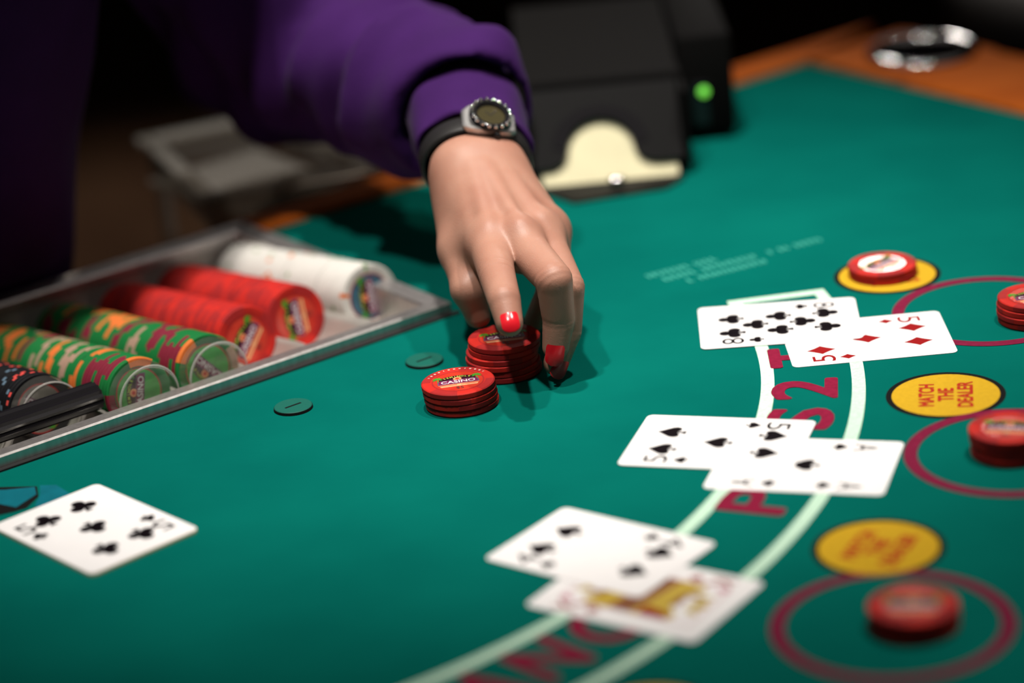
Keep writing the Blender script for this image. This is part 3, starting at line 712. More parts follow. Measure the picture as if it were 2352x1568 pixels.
# arch-shaped opening over a full-width slit
cxo = -.0045; L_ = (X1 - X0) / 2
arch = []
for k in range(13):
    a = math.pi * k / 12; arch.append((cxo + .0215 * math.cos(a), .0225 + .0205 * math.sin(a)))
right = [(L_, .0118), (cxo + .038, .0118), (cxo + .031, .0126), (cxo + .0262, .0150), (cxo + .0232, .0180)]
left = [(2 * cxo - x, y) for x, y in right[1:][::-1]] + [(-L_, .0118)]
outl = right + arch + left + [(-L_, PL), (L_, PL)]
n = len(outl)
V = [plate(u, v, 0) for u, v in outl] + [plate(u, v, .004) for u, v in outl]
Fc = [tuple(range(n)), tuple(reversed(range(n, 2 * n)))] + [(i, n + i, n + (i + 1) % n, (i + 1) % n) for i in range(n)]
part('front_plate', (V, Fc), M['black_plastic'], t)
sh = M['black_plastic']
# housing behind the plate
prof = [(1.716, .0), (1.716, .010), (1.7495, .0585), (1.752, .0625), (1.905, .071), (1.915, .066), (1.915, 0)]
V = [(x, y, z) for x in (X0 - .003, X1 + .001) for y, z in prof]; k = len(prof)
tk = [(j, (j + 1) % k, k + (j + 1) % k, k + j) for j in range(k)]
for x_ in (X0 - .0028, X1 + .0028): part('side_cheek', box((x_, 1.802, .0305), .004, .170, .052, bev=.001), M['grey_plastic'], t)
lid = [(1.7475, .0575), (1.749, .0610), (1.905, .0725), (1.915, .067), (1.915, .060)]
V = [(x, y, z) for x in (X0 - .004, X1 + .003) for y, z in lid]; k = len(lid)
part('lid', (V, [(j, (j + 1) % k, k + (j + 1) % k, k + j) for j in range(k)] + [tuple(reversed(range(k))), tuple(range(k, 2 * k))]), M['grey_plastic'], t)
part('housing', box(((X0 + X1) / 2, 1.840, .031), X1 - X0 - .006, .14, .053), sh, t)
lipo = [(X0 + .001, 1.716), (X1 - .001, 1.716), (X1 - .001, 1.7075), (X1 - .014, 1.690), (X0 + .022, 1.678), (X0 + .006, 1.700), (X0 + .001, 1.708)]
part('card_lip', prism(lipo[::-1], 0.0003, .0020), M['black_plastic'], t)
rec = [(cxo + .031 * math.cos(math.pi * k / 16), .0260 + .0255 * math.sin(math.pi * k / 16)) for k in range(17)]; inn = [(cxo + .0219 * math.cos(math.pi * k / 16), .0226 + .0209 * math.sin(math.pi * k / 16)) for k in range(17)]
V = [plate(u, v, -.0006) for u, v in rec + inn] + [plate(u, v, 0) for u, v in rec]; Fc = [(i, i + 1, 18 + i, 17 + i) for i in range(16)] + [(i, 34 + i, 35 + i, i + 1) for i in range(16)]
part('mouth_surround', (V, Fc), M['gloss_black'], t)  # added black panel stands in for the shaded recess above the mouth
ro_ = part('steel_roller', lathe([(0, -.005), (.0022, -.005), (.0030, -.0035), (.0030, .0035), (.0022, .005), (0, .005)], 24, (.0765, 1.6995, .0060), (0, 1, 0), (0, 0, 1), (1, 0, 0)), M['steel'], t, True)  # small steel stud added to imitate the lamp glint on the lip
part('side_module', box((.1445, 1.868, .0385), .037, .165, .069, bev=.004), M['grey_plastic'], t, True, 40)
part('module_recess', box((.1400, 1.7862, .026), .012, .004, .030, bev=.001), M['gloss_black'], t)
part('module_link', box((.1235, 1.87, .030), .006, .11, .05), sh, t)
part('status_light', lathe([(0, 0), (.0034, 0), (.0032, .0012), (0, .0016)], 24, (.1425, 1.7842, .0345), (1, 0, 0), (0, 0, 1), (0, -1, 0)), M['led'], t, True)
o = link('playing_card', mesh('playing_card', *tf(prism(rrect(.088, .063, .0035), 0, CTH), plate(0, .0320, .0044), (1, 0, 0), (0, pu[0], pu[1])), M['cream_card']))
tag(o, 'cream-backed card showing in the arched mouth of the black shuffler', 'playing card')

# ------------------------------------------------------------------ clear acrylic rack on the dealer's edge
B0, B1, B2, B3 = [W(*p) for p in ((.021, .305, 0), (.125, .268, 0), (.153, .436, 0), (.062, .457, 0))]
ar = root('acrylic_rack', (B0 + B1 + B2 + B3) / 4 + np.array([0, 0, -.05]), 'clear acrylic rack with a round holder hanging off the dealer side edge', 'rack')
def barb(a, b, wd, hh, z):
    d = (b - a); L = np.linalg.norm(d); d /= L; return box((a + b) / 2 + np.array([0, 0, z]), L + wd, wd, hh, d, np.cross([0, 0, 1], d), bev=.0015)
for a, b, wd in ((B0, B1, .011), (B1, B2, .010), (B2, B3, .016), (B3, B0, .012)): part('rack_rim', barb(a, b, wd, .005, 0), M['acrylic_smoke'], ar, True, 40)
part('rack_tray', join(box((B0 + B1 + B2 + B3) / 4 + np.array([0, 0, -.022]), .09, .135, .003, E1, E2)), M['acrylic_smoke'], ar)
for a, b in ((B0, B1), (B1, B2), (B2, B3), (B3, B0)): part('rack_wall', barb(a, b, .003, .022, -.0125), M['acrylic_smoke'], ar)
hc = W(.092, .292, -.004)
part('round_holder', lathe([(.0285, -.052), (.0285, 0), (.0255, 0), (.0255, -.050), (0, -.050)], 48, hc), M['acrylic_smoke'], ar, True, 40)
part('rack_leg', box(B0 + np.array([.006, .004, -.07]), .010, .004, .14, E1, E2), M['acrylic_smoke'], ar)
part('rack_leg', box(B3 + np.array([.006, -.004, -.07]), .010, .004, .14, E1, E2), M['acrylic_smoke'], ar)
part('table_bracket', box(W(.075, .271, -.012), .05, .046, .004, E1, E2), M['acrylic_smoke'], ar)

# ------------------------------------------------------------------ player's stool beyond the table corner
st = root('bar_stool', (.74, 3.02, FZ), 'dark grey padded stool beyond the table corner, top right', 'stool')
part('seat', lathe([(0, -.29), (.20, -.29), (.215, -.275), (.215, -.235), (.195, -.215), (0, -.205)], 48, (.74, 3.02, 0)), M['vinyl'], st, True)
part('pole', lathe([(.03, FZ + .02), (.03, -.29)], 24, (.74, 3.02, 0)), M['steel'], st, True)
part('foot', lathe([(0, FZ + .0), (.21, FZ + .0), (.20, FZ + .015), (.03, FZ + .03), (0, FZ + .03)], 40, (.74, 3.02, 0)), M['black_plastic'], st, True)
part('foot_ring', lathe([(.17 + .01 * math.cos(a), FZ + .28 + .01 * math.sin(a)) for a in np.linspace(0, 2 * math.pi, 9)], 40, (.74, 3.02, 0)), M['steel'], st, True)
part('foot_ring_spoke', box((.74, 3.02, FZ + .28), .34, .012, .012), M['steel'], st)

# ------------------------------------------------------------------ the dealer
def skinmat():
    m = mat('skin', (.53, .280, .200), rough=.48, spec=.35, var=1, vscale=45, col2=(.46, .215, .150), sss=.2)
    nt = m.node_tree; N = nt.nodes; L = nt.links; b = N['Principled BSDF']
    tc = N.new('ShaderNodeTexCoord'); v = N.new('ShaderNodeTexVoronoi'); v.inputs['Scale'].default_value = 1100
    L.new(tc.outputs['Object'], v.inputs['Vector'])
    n = N.new('ShaderNodeTexNoise'); n.inputs['Scale'].default_value = 260; n.inputs['Detail'].default_value = 5; L.new(tc.outputs['Object'], n.inputs['Vector'])
    a = N.new('ShaderNodeMath'); a.operation = 'ADD'; L.new(v.outputs['Distance'], a.inputs[0]); L.new(n.outputs['Fac'], a.inputs[1])
    bp = N.new('ShaderNodeBump'); bp.inputs['Strength'].default_value = .55; bp.inputs['Distance'].default_value = .00009
    L.new(a.outputs[0], bp.inputs['Height']); L.new(bp.outputs[0], b.inputs['Normal'])
    return m
M['skin'] = skinmat()
M['nail'] = mat('red_nail_varnish', (.80, .014, .026), rough=.20, spec=.45)
M['shirt'] = mat('purple_shirt', (.048, .0105, .100), rough=.8, spec=.08, var=.10, vscale=25, bump=.0003, bscale=700, sheen=.02)
M['trousers'] = mat('black_trousers', (.010, .010, .012), rough=.9, var=.2, vscale=40)
M['hair'] = mat('brown_hair', (.06, .030, .015), rough=.5, var=.4, vscale=80, stretch=(8, 8, 1))
M['eye'] = mat('eye_white', (.8, .78, .75), rough=.15); M['iris'] = mat('iris', (.08, .05, .03), rough=.1); M['lip'] = mat('lips', (.45, .12, .11), rough=.4)
M['shoe'] = mat('black_shoe', (.012, .011, .011), rough=.3)
J = {k: np.array(v) for k, v in {
 'wrist': (-0.0098, 1.4931, 0.0870), 'iM': (-0.0071, 1.4245, 0.0670), 'iP': (-0.0043, 1.3804, 0.0635), 'iD': (-0.0020, 1.3561, 0.0595), 'iT': (-0.0004, 1.3456, 0.0505),
 'mM': (0.0098, 1.4195, 0.0680), 'mP': (0.0249, 1.3778, 0.0600), 'mD': (0.0256, 1.3808, 0.0360), 'mT': (0.0227, 1.3793, 0.0215),
 'rM': (0.0218, 1.4363, 0.0650), 'rP': (0.0322, 1.3925, 0.0495), 'rD': (0.0297, 1.3910, 0.0255), 'rT': (0.0223, 1.3870, 0.0092),
 'pM': (0.0263, 1.4555, 0.0600), 'pP': (0.0282, 1.4283, 0.0470), 'pD': (0.0210, 1.4318, 0.0300), 'pT': (0.0140, 1.4396, 0.0150),
 't0': (-0.0218, 1.4792, 0.0740), 'tM': (-0.0241, 1.4481, 0.0580), 'tI': (-0.0208, 1.4246, 0.0420), 'tT': (-0.0172, 1.4250, 0.0265),
 'cuff': (-0.0133, 1.5443, 0.0980), 'fm': (-0.0415, 1.6150, 0.0990), 'elb': (-0.1300, 1.7560, 0.1150)}.items()}
CAMP = np.array([0, 0, CAMH])
def unit(v): v = np.asarray(v, float); return v / np.linalg.norm(v)
def hand_field():
    F = Field((-.062, 1.318, -.004), (.060, 1.560, .128), .00095); c = F.cap
    fingers = None; ang = []
    R = {'i': (.0114, .0096, .0086, .0072), 'm': (.0112, .0099, .0086, .0071), 'r': (.0106, .0091, .0080, .0068), 'p': (.0096, .0080, .0072, .0062), }
    parts = []
    for f in 'imrp':
        M_, P_, D_, T_ = [J[f + q] for q in 'MPDT']; r = R[f]
        d = smin(c(M_, P_, r[0], r[1]), c(P_, D_, r[1], r[2]), .0008); d = smin(d, c(D_, T_, r[2], r[3]), .0008)
        # soft swelling of the joints, creases over them
        for q, (a, b_) in (('P', (M_, D_)), ('D', (P_, T_))):
            o = J[f + q]; ax = unit(b_ - a); u = (F.X - o[0]) * ax[0] + (F.Y - o[1]) * ax[1] + (F.Z - o[2]) * ax[2]
            near = np.abs(d) < .004; rr = (F.X - o[0]) ** 2 + (F.Y - o[1]) ** 2 + (F.Z - o[2]) ** 2 < .017 ** 2
            mk = near & rr
            for du in ((-.0032, 0, .0030) if q == 'P' else (-.0012, .0012)):
                d = np.where(mk, d + .00030 * np.exp(-((u - du) / .0008) ** 2), d)
        parts.append(d)
    fingers = parts[0]
    for d in parts[1:]: fingers = smin(fingers, d, .0022)
    # palm: metacarpals fanned from the wrist
    w_ = J['wrist']; lat = unit(np.array([.86, .45, .0])); palm = None
    offs = {'i': -.0100, 'm': -.0030, 'r': .0040, 'p': .0105}
    for f in 'imrp':
        a = w_ + lat * offs[f] + np.array([0, -.004, 0]); b = J[f + 'M'] + np.array([0, .002, -.0015])
        d = c(a, b, .0155, .0125 if f != 'p' else .0115)
        palm = d if palm is None else smin(palm, d, .012)
    # heel and the body of the palm below
    palm = smin(palm, c(w_ + np.array([.004, -.012, -.010]), (J['mM'] + J['rM']) / 2 + np.array([-.004, .010, -.010]), .017, .012), .014)
    # knuckles and extensor tendons on the back
    for f, k in (('i', .0006), ('m', .0010), ('r', .0014), ('p', .0008)):
        up = np.array([.05, -.25, .95]); mm = J[f + 'M'] + up * .0060
        palm = smin(palm, c(mm, mm, .0068, .0068), .008)
        st_ = w_ + lat * offs[f] * .6 + up * .0150; en = J[f + 'M'] + up * .0112
        palm = smin(palm, c(st_ + (en - st_) * .25, en, .0022, .0024 + k * .6), .0055)
    hand = smin(palm, fingers, .0075)
    # web between index and middle, middle and ring
    for a, b in (('iM', 'mM'), ('mM', 'rM'), ('rM', 'pM')):
        pa = (J[a] * .5 + J[b] * .5) + np.array([.001, -.008, -.004]); hand = smin(hand, c(pa, pa, .0075, .0075), .006)
    # thumb and its muscle
    th = smin(c(J['t0'], J['tM'], .0140, .0104), c(J['tM'], J['tI'], .0102, .0092), .006); th = smin(th, c(J['tI'], J['tT'], .0090, .0072), .004)
    th = smin(th, c(J['t0'] + np.array([.008, -.004, -.004]), J['tM'] + np.array([.006, -.002, -.002]), .0165, .0105), .012)
    hand = smin(hand, th, .010)
    web = c(J['tM'] + np.array([.006, .004, .003]), J['iM'] + np.array([-.004, .016, -.004]), .0075, .0085); hand = smin(hand, web, .012)
    # forearm, oval in section
    ax = unit(J['cuff'] - w_); nn_ = np.array([.25, -.25, .93]); nn_ = unit(nn_ - ax * (nn_ @ ax)); lb = np.cross(nn_, ax); lb = lb if lb[0] > 0 else -lb
    for sg in (-1, 1):
        d = c(w_ + lb * sg * .0085, J['cuff'] + lb * sg * .0100, .0165, .0175); hand = smin(hand, d, .012)
    d = c(J['cuff'], J['fm'], .024, .029); hand = smin(hand, d, .010)
    return F, hand
F, d = hand_field(); HV, HQ = nets(F, d); HV = relax(HV, HQ, 1); del F, d
# the body under the clothes
PEL = W(-.275, .375, -.06); TOP = W(-.258, .185, .38); SHL = W(-.080, .205, .345); SHR = W(-.400, .180, .345)
ELR = W(-.71, .27, .15); WRR = W(-.64, .05, .0905); FDIR = -E2
HEAD = TOP + FDIR * .07 + np.array([0, 0, .175])
def body_field():
    F = Field((-.88, 1.02, FZ + .0), (-.02, 2.05, .50), .0085); c = F.cap
    d = c(PEL - E1 * .06, PEL + E1 * .06, .095, .095)
    for k in (.25, .5, .75): p = PEL + (TOP - PEL) * k; d = smin(d, c(p - E1 * .075, p + E1 * .075, .088, .088), .06)
    d = smin(d, c(SHR, SHL, .055, .055), .06); d = smin(d, c(TOP, TOP + FDIR * .05 + np.array([0, 0, .11]), .050, .046), .03)
    d = smin(d, c(SHL, J['elb'], .045, .036), .02); d = smin(d, c(J['elb'], J['fm'], .036, .029), .02)
    d = smin(d, c(SHR, ELR, .045, .036), .02); d = smin(d, c(ELR, WRR, .036, .026), .02)
    for sg in (-1, 1):
        h = PEL + E1 * sg * .085; kn = h + np.array([0, 0, -.43]) + FDIR * .02; an = np.array([h[0], h[1], FZ + .08]) + E2 * .02
        d = smin(d, c(h, kn, .075, .052), .03); d = smin(d, c(kn, an, .05, .034), .02); d = smin(d, c(an, an + FDIR * .12 + np.array([0, 0, -.045]), .034, .028), .02)
    return F, d
F, d = body_field(); BV, BQ = nets(F, d); BV = relax(BV, BQ, 2); del F, d
hx, hy, hz = E1, FDIR, np.array([0, 0, 1.0])              # head: left, front, up
def hp(a, b, c_): return HEAD + hx * a + hy * b + hz * c_
def head_field():
    F = Field(HEAD - .155, HEAD + .155, .0034); c = F.cap; ax = (hx, hy, hz)
    d = F.ell(hp(0, -.012, .03), (.074, .092, .088), ax)
    d = smin(d, F.ell(hp(0, .018, -.045), (.055, .066, .068), ax), .04)
    d = smin(d, c(hp(0, .055, -.092), hp(0, .060, -.088), .020, .018), .03)
    d = smin(d, c(hp(0, .080, .012), hp(0, .100, -.026), .007, .011), .010)
    for s in (-1, 1):
        d = smin(d, c(hp(s * .009, .094, -.030), hp(s * .011, .090, -.030), .007, .007), .006)
        d = smin(d, F.ell(hp(s * .076, -.012, -.008), (.008, .020, .032), ax), .008)
        d = smax(d, -F.ell(hp(s * .031, .090, .008), (.017, .014, .010), ax), .012)
        d = smin(d, c(hp(s * .018, .082, .024), hp(s * .044, .070, .026), .007, .006), .012)
        d = smin(d, c(hp(s * .042, .056, -.022), hp(s * .040, .056, -.024), .018, .018), .03)
    d = smin(d, c(hp(-.018, .080, -.060), hp(.018, .080, -.060), .008, .008), .012)
    d = smin(d, c(hp(0, -.02, -.09), TOP + FDIR * .015 + np.array([0, 0, .06]), .048, .050), .03)
    return F, d
F, d = head_field(); EV, EQ = nets(F, d); EV = relax(EV, EQ, 1)
hair = smax(F.ell(hp(0, -.022, .030), (.084, .100, .098), (hx, hy, hz)), F.half(hp(0, .052, .030), hy * .9 - hz * .45), .02)
hair = smin(hair, F.ell(hp(0, -.07, -.03), (.078, .052, .085), (hx, hy, hz)), .03); AV, AQ = nets(F, hair); del F, d, hair
# the right hand rests out of the picture: the left one mirrored
ax_l = unit(J['cuff'] - J['wrist']); nl = np.array([.25, -.25, .93]); nl = unit(nl - ax_l * (nl @ ax_l)); bl = np.cross(nl, ax_l)
ax_r = unit(ELR - WRR); ax_r = unit(np.array([ax_r[0], ax_r[1], ax_l[2]])); nr_ = np.array([-.1, -.2, .93]); nr_ = unit(nr_ - ax_r * (nr_ @ ax_r)); br = np.cross(nr_, ax_r)
rel = HV - J['wrist']; RV = WRR + np.outer(rel @ ax_l, ax_r) + np.outer(rel @ nl, nr_) - np.outer(rel @ bl, br); RQ = HQ[:, ::-1]
AVs = [HV, BV, EV, RV]; AQs = [HQ, BQ, EQ, RQ]; off = 0; qq = []
for v, q in zip(AVs, AQs): qq.append(q + off); off += len(v)
pe = link('person', npmesh('person', np.concatenate(AVs), np.concatenate(qq), M['skin']))
tag(pe, 'person in a purple shirt bending over the table, left hand reaching for red chips', 'person')

# fingernails: a curved shield on the back of each fingertip
def nail(tip, dip, nrm, ln, wd, rad, shift=.0, off=.0, droop=.0012):
    a = unit(tip - dip); nv = unit(nrm - a * (nrm @ a)); b = np.cross(a, nv); V = []; Fc = []; nu, nv_ = 13, 9
    c0 = tip + a * shift
    for lay in (0, 1):
        for i in range(nu):
            u = -1 + 2 * i / (nu - 1)
            wk = wd * .5 * min(1, math.sqrt(max(0, 1 - max(0, (abs(u) - .45) / .58) ** 2)))
            for j in range(nv_):
                q = -1 + 2 * j / (nv_ - 1); x = q * wk; h = math.sqrt(max(rad ** 2 - x * x, 0)) - rad
                zz = rad + .00045 + h * .92 - (droop if u > 0 else .0005) * u * u - lay * .0009
                V.append(c0 + a * (u * ln * .5) + b * x + nv * (zz + off))
    for lay in (0, 1):
        for i in range(nu - 1):
            for j in range(nv_ - 1):
                k = lay * nu * nv_ + i * nv_ + j; q = (k, k + 1, k + nv_ + 1, k + nv_); Fc.append(q if lay == 0 else q[::-1])
    return V, Fc
for f, tc_, ln, wd, rd, sh_, of in (('i', (.05, -.80, .60), .0118, .0094, .0072, .0022, 0), ('m', (-.10, -.99, -.1), .0132, .0100, .0071, .0022, .0001), ('r', (.45, -.86, .2), .0122, .0090, .0068, .0012, .0), ('p', (.3, .6, .5), .0100, .0080, .0064, .0010, 0), ('t', (-.5, .8, .2), .0130, .0105, .0078, .0010, 0)):
    D_ = J['tI'] if f == 't' else J[f + 'D']
    part('fingernail', nail(J[f + 'T'], D_, np.array(tc_), ln, wd, rd, sh_, of, .0026 if f == 'i' else .0010), M['nail'], pe, True)
for s in (-1, 1):
    part('eye', lathe([(.0115 * math.sin(a), -.0115 * math.cos(a)) for a in np.linspace(0, math.pi, 12)], 20, hp(s * .031, .0650, .006)), M['eye'], pe, True)
    part('iris', lathe([(0, .0005), (.0055, 0)], 20, hp(s * .031, .0763, .003), hx, hz, hy), M['iris'], pe)
part('lips', tube([hp(-.022, .083, -.060), hp(-.010, .089, -.058), hp(0, .0895, -.0595), hp(.010, .089, -.058), hp(.022, .083, -.060)], [.0015, .004, .0045, .004, .0015], 10), M['lip'], pe, True)
hr = link('hair', npmesh('hair', AV, AQ, M['hair']), pe)
# shirt: torso, arms and the bloused left sleeve, with folds
WC = J['wrist'] + (J['cuff'] - J['wrist']) * .40; AXF = unit(J['cuff'] - J['wrist'])
SE = J['wrist'] + (J['cuff'] - J['wrist']) * 1.18                     # sleeve opening
def shirt_field():
    F = Field((-.88, 1.06, -.13), (.06, 1.98, .48), .0042); c = F.cap
    d = c(PEL - E1 * .062 + FDIR * .005, PEL + E1 * .062 + FDIR * .005, .118, .118)
    for k, r in ((.28, .116), (.55, .112), (.8, .105)): p = PEL + (TOP - PEL) * k; d = smin(d, c(p - E1 * .08, p + E1 * .08, r, r), .07)
    d = smin(d, c(SHR, SHL, .072, .072), .08)
    wv = lambda px, py, pz, sc: np.sin(px * sc[0] + py * sc[1] + pz * sc[2])
    arm = c(SHL, J['elb'] + np.array([.0, .0, .0]), .070, .064)
    f2 = c(J['elb'] + np.array([.0, 0, .0]), J['fm'] + np.array([.000, .0, .002]), .060, .045); arm = smin(arm, f2, .04)
    endp = SE; f3 = c(J['fm'] + np.array([-.001, 0, .002]), endp + AXF * .012 + np.array([-.004, 0, -.001]), .046, .0450)
    arm = smin(arm, f3, .02)
    ax = unit(J['elb'] - J['fm']); o = J['fm']
    u = (F.X - o[0]) * ax[0] + (F.Y - o[1]) * ax[1] + (F.Z - o[2]) * ax[2]
    x2 = np.cross(ax, [0, 0, 1.0]); x2 = unit(x2); x3 = np.cross(x2, ax)
    v = (F.X - o[0]) * x2[0] + (F.Y - o[1]) * x2[1] + (F.Z - o[2]) * x2[2]; w2 = (F.X - o[0]) * x3[0] + (F.Y - o[1]) * x3[1] + (F.Z - o[2]) * x3[2]
    amp = np.clip((u + .045) / .05, 0, 1)
    arm = arm + amp * (.0042 * np.sin(2 * np.pi * (u / .052 + v * 5.0 - w2 * 3) + .5) + .0026 * np.sin(2 * np.pi * (u / .031 - v * 8.5 + w2 * 6) + 1.7) + .002 * np.sin(2 * np.pi * (u / .085 + w2 * 13)))
    # a pinched corner of the blouse over the cuff, cut open at the wrist
    pk = WC + AXF * .060 + np.array([.020, 0, .032]); arm = smin(arm, c(pk - np.array([.02, -.01, .012]), pk, .020, .012), .02)
    cut = F.half(SE, -AXF); arm = smax(arm, cut, .006)
    inner = c(SE - AXF * .03, SE + AXF * .026, .0372, .0355); arm = smax(arm, -inner, .004)
    armr = smin(c(SHR, ELR, .072, .066), c(ELR, WRR + unit(ELR - WRR) * .05, .064, .048), .03)
    armr = smax(armr, F.half(WRR + unit(ELR - WRR) * .035, -unit(ELR - WRR)), .004)
    d = d + .004 * np.sin(2 * np.pi * (F.X * 9 + F.Y * 5 + np.sin(F.Z * 9) * .5)) * np.clip((.30 - F.Z) / .2, 0, 1)
    d = smin(d, arm, .03); d = smin(d, armr, .03)
    blk = np.maximum((F.X - O0[0]) * E2[0] + (F.Y - O0[1]) * E2[1] - .2345, F.Z - .0120)
    d = smax(d, -blk, .006)
    d = smax(d, F.half(PEL + np.array([0, 0, -.045]), np.array([0, 0, -1.0])), .006)
    d = smax(d, -c(TOP + FDIR * .008 + np.array([0, 0, .03]), TOP + FDIR * .055 + np.array([0, 0, .2]), .056, .062), .006)
    return F, d
F, d = shirt_field(); SV, SQ = nets(F, d); SV = relax(SV, SQ, 3); del F, d
sh_o = link('shirt', npmesh('shirt', SV, SQ, M['shirt']), pe)
# buttoned cuff round the wrist
nW = unit(np.array([.25, -.25, .93]) - AXF * (np.array([.25, -.25, .93]) @ AXF)); bW = np.cross(AXF, nW); bW = bW if bW[0] > 0 else -bW
def around(c0, ra, rb, prof, n=64, a0=0, a1=None, wob=None):
    """prof = list of (grow, along); an oval band round the forearm"""
    full = a1 is None; th = np.linspace(a0, 2 * math.pi if full else a1, n, endpoint=not full); V = []; Fc = []
    for k, (g, al) in enumerate(prof):
        for t_ in th:
            e = wob(t_, al) if wob else 0
            V.append(c0 + AXF * al + bW * (ra + g + e) * math.cos(t_) + nW * (rb + g + e) * math.sin(t_))
    m_ = len(th); K = len(prof)
    for k in range(K):
        for j in range(m_ - (0 if full else 1)):
            j2 = (j + 1) % m_; k2 = (k + 1) % K; Fc.append((k * m_ + j, k * m_ + j2, k2 * m_ + j2, k2 * m_ + j))
    return V, Fc
wb = lambda t_, al: .0010 * math.sin(3 * t_ + al * 200) + .0007 * math.sin(7 * t_ - al * 300)
cuffp = part('cuff', around(WC, .0305, .0255, [(0, -.0010), (.0018, -.0015), (.0030, .0010), (.0036, .02), (.0042, .035), (.0040, .055), (.002, .056), (.001, .035), (.0004, .02)], wob=wb), M['shirt'], sh_o, True)
part('cuff_seam', around(WC, .0305, .0265, [(.0030, .0090), (.0036, .0094), (.0036, .0101), (.0030, .0105)], wob=wb), M['trousers'], cuffp, True) if False else None
# trousers and shoes
F = Field((-.70, 1.42, FZ + .02), (-.16, 1.98, .04), .008); c = F.cap
d = c(PEL - E1 * .068 + np.array([0, 0, -.02]), PEL + E1 * .068 + np.array([0, 0, -.02]), .122, .122)
for sg in (-1, 1):
    h = PEL + E1 * sg * .088; kn = h + np.array([0, 0, -.43]) + FDIR * .02; an = np.array([h[0], h[1], FZ + .07]) + E2 * .02
    d = smin(d, c(h, kn, .098, .080), .03); d = smin(d, c(kn, an, .08, .068), .02)
d = smax(d, F.half(PEL + np.array([0, 0, .02]), np.array([0, 0, 1.0])), .004); d = smax(d, F.half(np.array([0, 0, FZ + .05]), np.array([0, 0, -1.0])), .004)
TV, TQ = nets(F, d); del F, d
link('trousers', npmesh('trousers', TV, TQ, M['trousers']), pe)
for sg in (-1, 1):
    F = Field(PEL + E1 * sg * .085 + np.array([-.2, -.2, FZ - PEL[2] - .005]), PEL + E1 * sg * .085 + np.array([.2, .2, FZ - PEL[2] + .13]), .006)
    an = np.array([*(PEL + E1 * sg * .085)[:2], FZ + .05]) + E2 * .02
    d = smin(F.cap(an + E2 * .02 - np.array([0, 0, .005]), an + FDIR * .13 + np.array([0, 0, -.012]), .046, .040), F.cap(an, an + np.array([0, 0, .05]), .045, .042), .02)
    d = smax(d, F.half(np.array([0, 0, FZ + .002]), np.array([0, 0, -1.0])), .004)
    v, q = nets(F, d); link('shoe', npmesh('shoe', v, q, M['shoe']), pe)
del F, d

# ------------------------------------------------------------------ wristwatch
M['watch_case'] = mat('watch_case_steel', (.82, .81, .80), rough=.32, metal=.85)
M['rubber'] = mat('black_rubber', (.020, .019, .019), rough=.42, spec=.4)
M['dial'] = mat('olive_dial', (.05, .040, .010), rough=.3); M['crystal'] = thin_glass('watch_crystal', (1, 1, 1), .02); M['jewel'] = mat('bezel_stone', (1.5, 1.5, 1.5), rough=.06, metal=1)
wt = root('wristwatch', WC, 'black strapped wristwatch with a steel case and jewelled bezel on the left wrist', 'watch')
SR = (.0298, .0232); SW = .0078; SC0 = WC - AXF * .0100
part('strap', around(SC0, SR[0], SR[1], [(0, -SW), (.0016, -SW + .0006), (.0024, -SW + .003), (.0024, SW - .003), (.0016, SW - .0006), (0, SW)], 80), M['rubber'], wt, True, 50)
WCTR = SC0 + nW * (SR[1] + .0026) + bW * .0030 - AXF * .0005
tl = unit(nW + bW * .12 + np.array([0, -.93, .36]) * .38); tb_ = unit(bW - tl * (bW @ tl)); ta = np.cross(tl, tb_)
if ta @ AXF < 0: ta = -ta
co_ = []
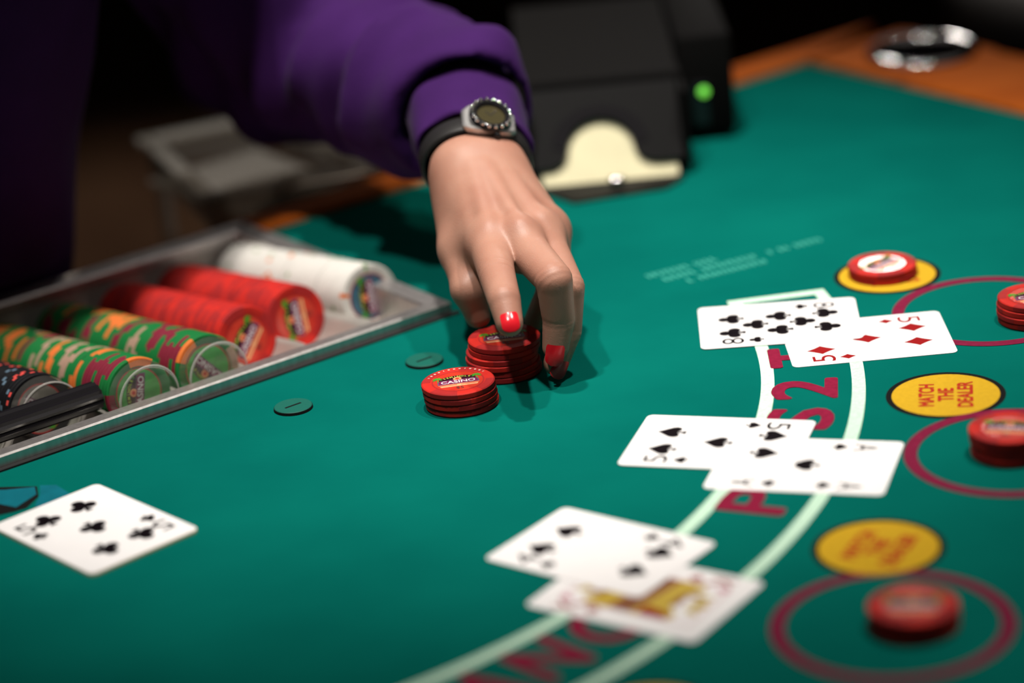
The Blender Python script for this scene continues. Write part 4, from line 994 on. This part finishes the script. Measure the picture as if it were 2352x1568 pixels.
for u, v in ((-.0152, -.0062), (-.0125, -.0085), (-.0070, -.0112), (.0070, -.0112), (.0125, -.0085), (.0152, -.0062), (.0152, .0062), (.0125, .0085), (.0070, .0112), (-.0070, .0112), (-.0125, .0085), (-.0152, .0062)): co_.append((u, v))
k = len(co_); V = []
for z, g in ((-.0016, .90), (.0006, 1.0), (.0034, 1.0), (.0044, .93)):
    for u, v in co_:
        drop = -.0030 * max(0, (abs(u) - .008) / .007) ** 1.3
        V.append(WCTR + tb_ * u * g + ta * v * g + tl * (z + drop))
Fc = [tuple(range(k)), tuple(reversed(range(3 * k, 4 * k)))]
for l in range(3): Fc += [(l * k + j, l * k + (j + 1) % k, (l + 1) * k + (j + 1) % k, (l + 1) * k + j) for j in range(k)]
part('case', (V, Fc), M['watch_case'], wt, True, 35)
TC = WCTR + tl * .0040
bz = part('bezel', lathe([(.0122, -.001), (.0124, .0008), (.0118, .0022), (.0104, .0030), (.0088, .0028), (.0080, .0018)], 64, TC, tb_, ta, tl), M['gloss_black'], wt, True, 40)
for i in range(18):
    a = 2 * math.pi * i / 18; cc = TC + tl * .0024 + (tb_ * math.cos(a) + ta * math.sin(a)) * .0108; rd_ = unit(tb_ * math.cos(a) + ta * math.sin(a))
    part('bezel_stone', lathe([(0, .0017), (.0009, .0013), (.0014, .0002), (.0012, -.0006)], 8, cc, rd_, np.cross(tl, rd_), unit(tl + rd_ * .25)), M['jewel'], bz, True)
dl = part('dial', lathe([(0, 0), (.0084, 0)], 40, TC + tl * .0008, tb_, ta, tl), M['dial'], wt)
part('crystal', lathe([(0, .0030), (.005, .0028), (.0082, .0022), (.0082, .0016)], 40, TC, tb_, ta, tl), M['crystal'], wt, True, 40)
cr0 = WCTR - ta * .0112 + tb_ * .0035 + tl * .0014
cw_ = part('crown', lathe([(0, 0), (.0022, 0), (.0022, .0016), (.0016, .0024), (0, .0026)], 20, cr0, tb_, tl, -ta), M['gloss_black'], wt, True)
for a, ln in ((.9, .0055), (2.4, .0040)):
    d_ = tb_ * math.cos(a) + ta * math.sin(a); part('watch_hand', box(TC + tl * .0010 + d_ * ln / 2, ln, .0005, .0002, d_, np.cross(tl, d_)), M['steel'], dl)
bpy.context.view_layer.update()
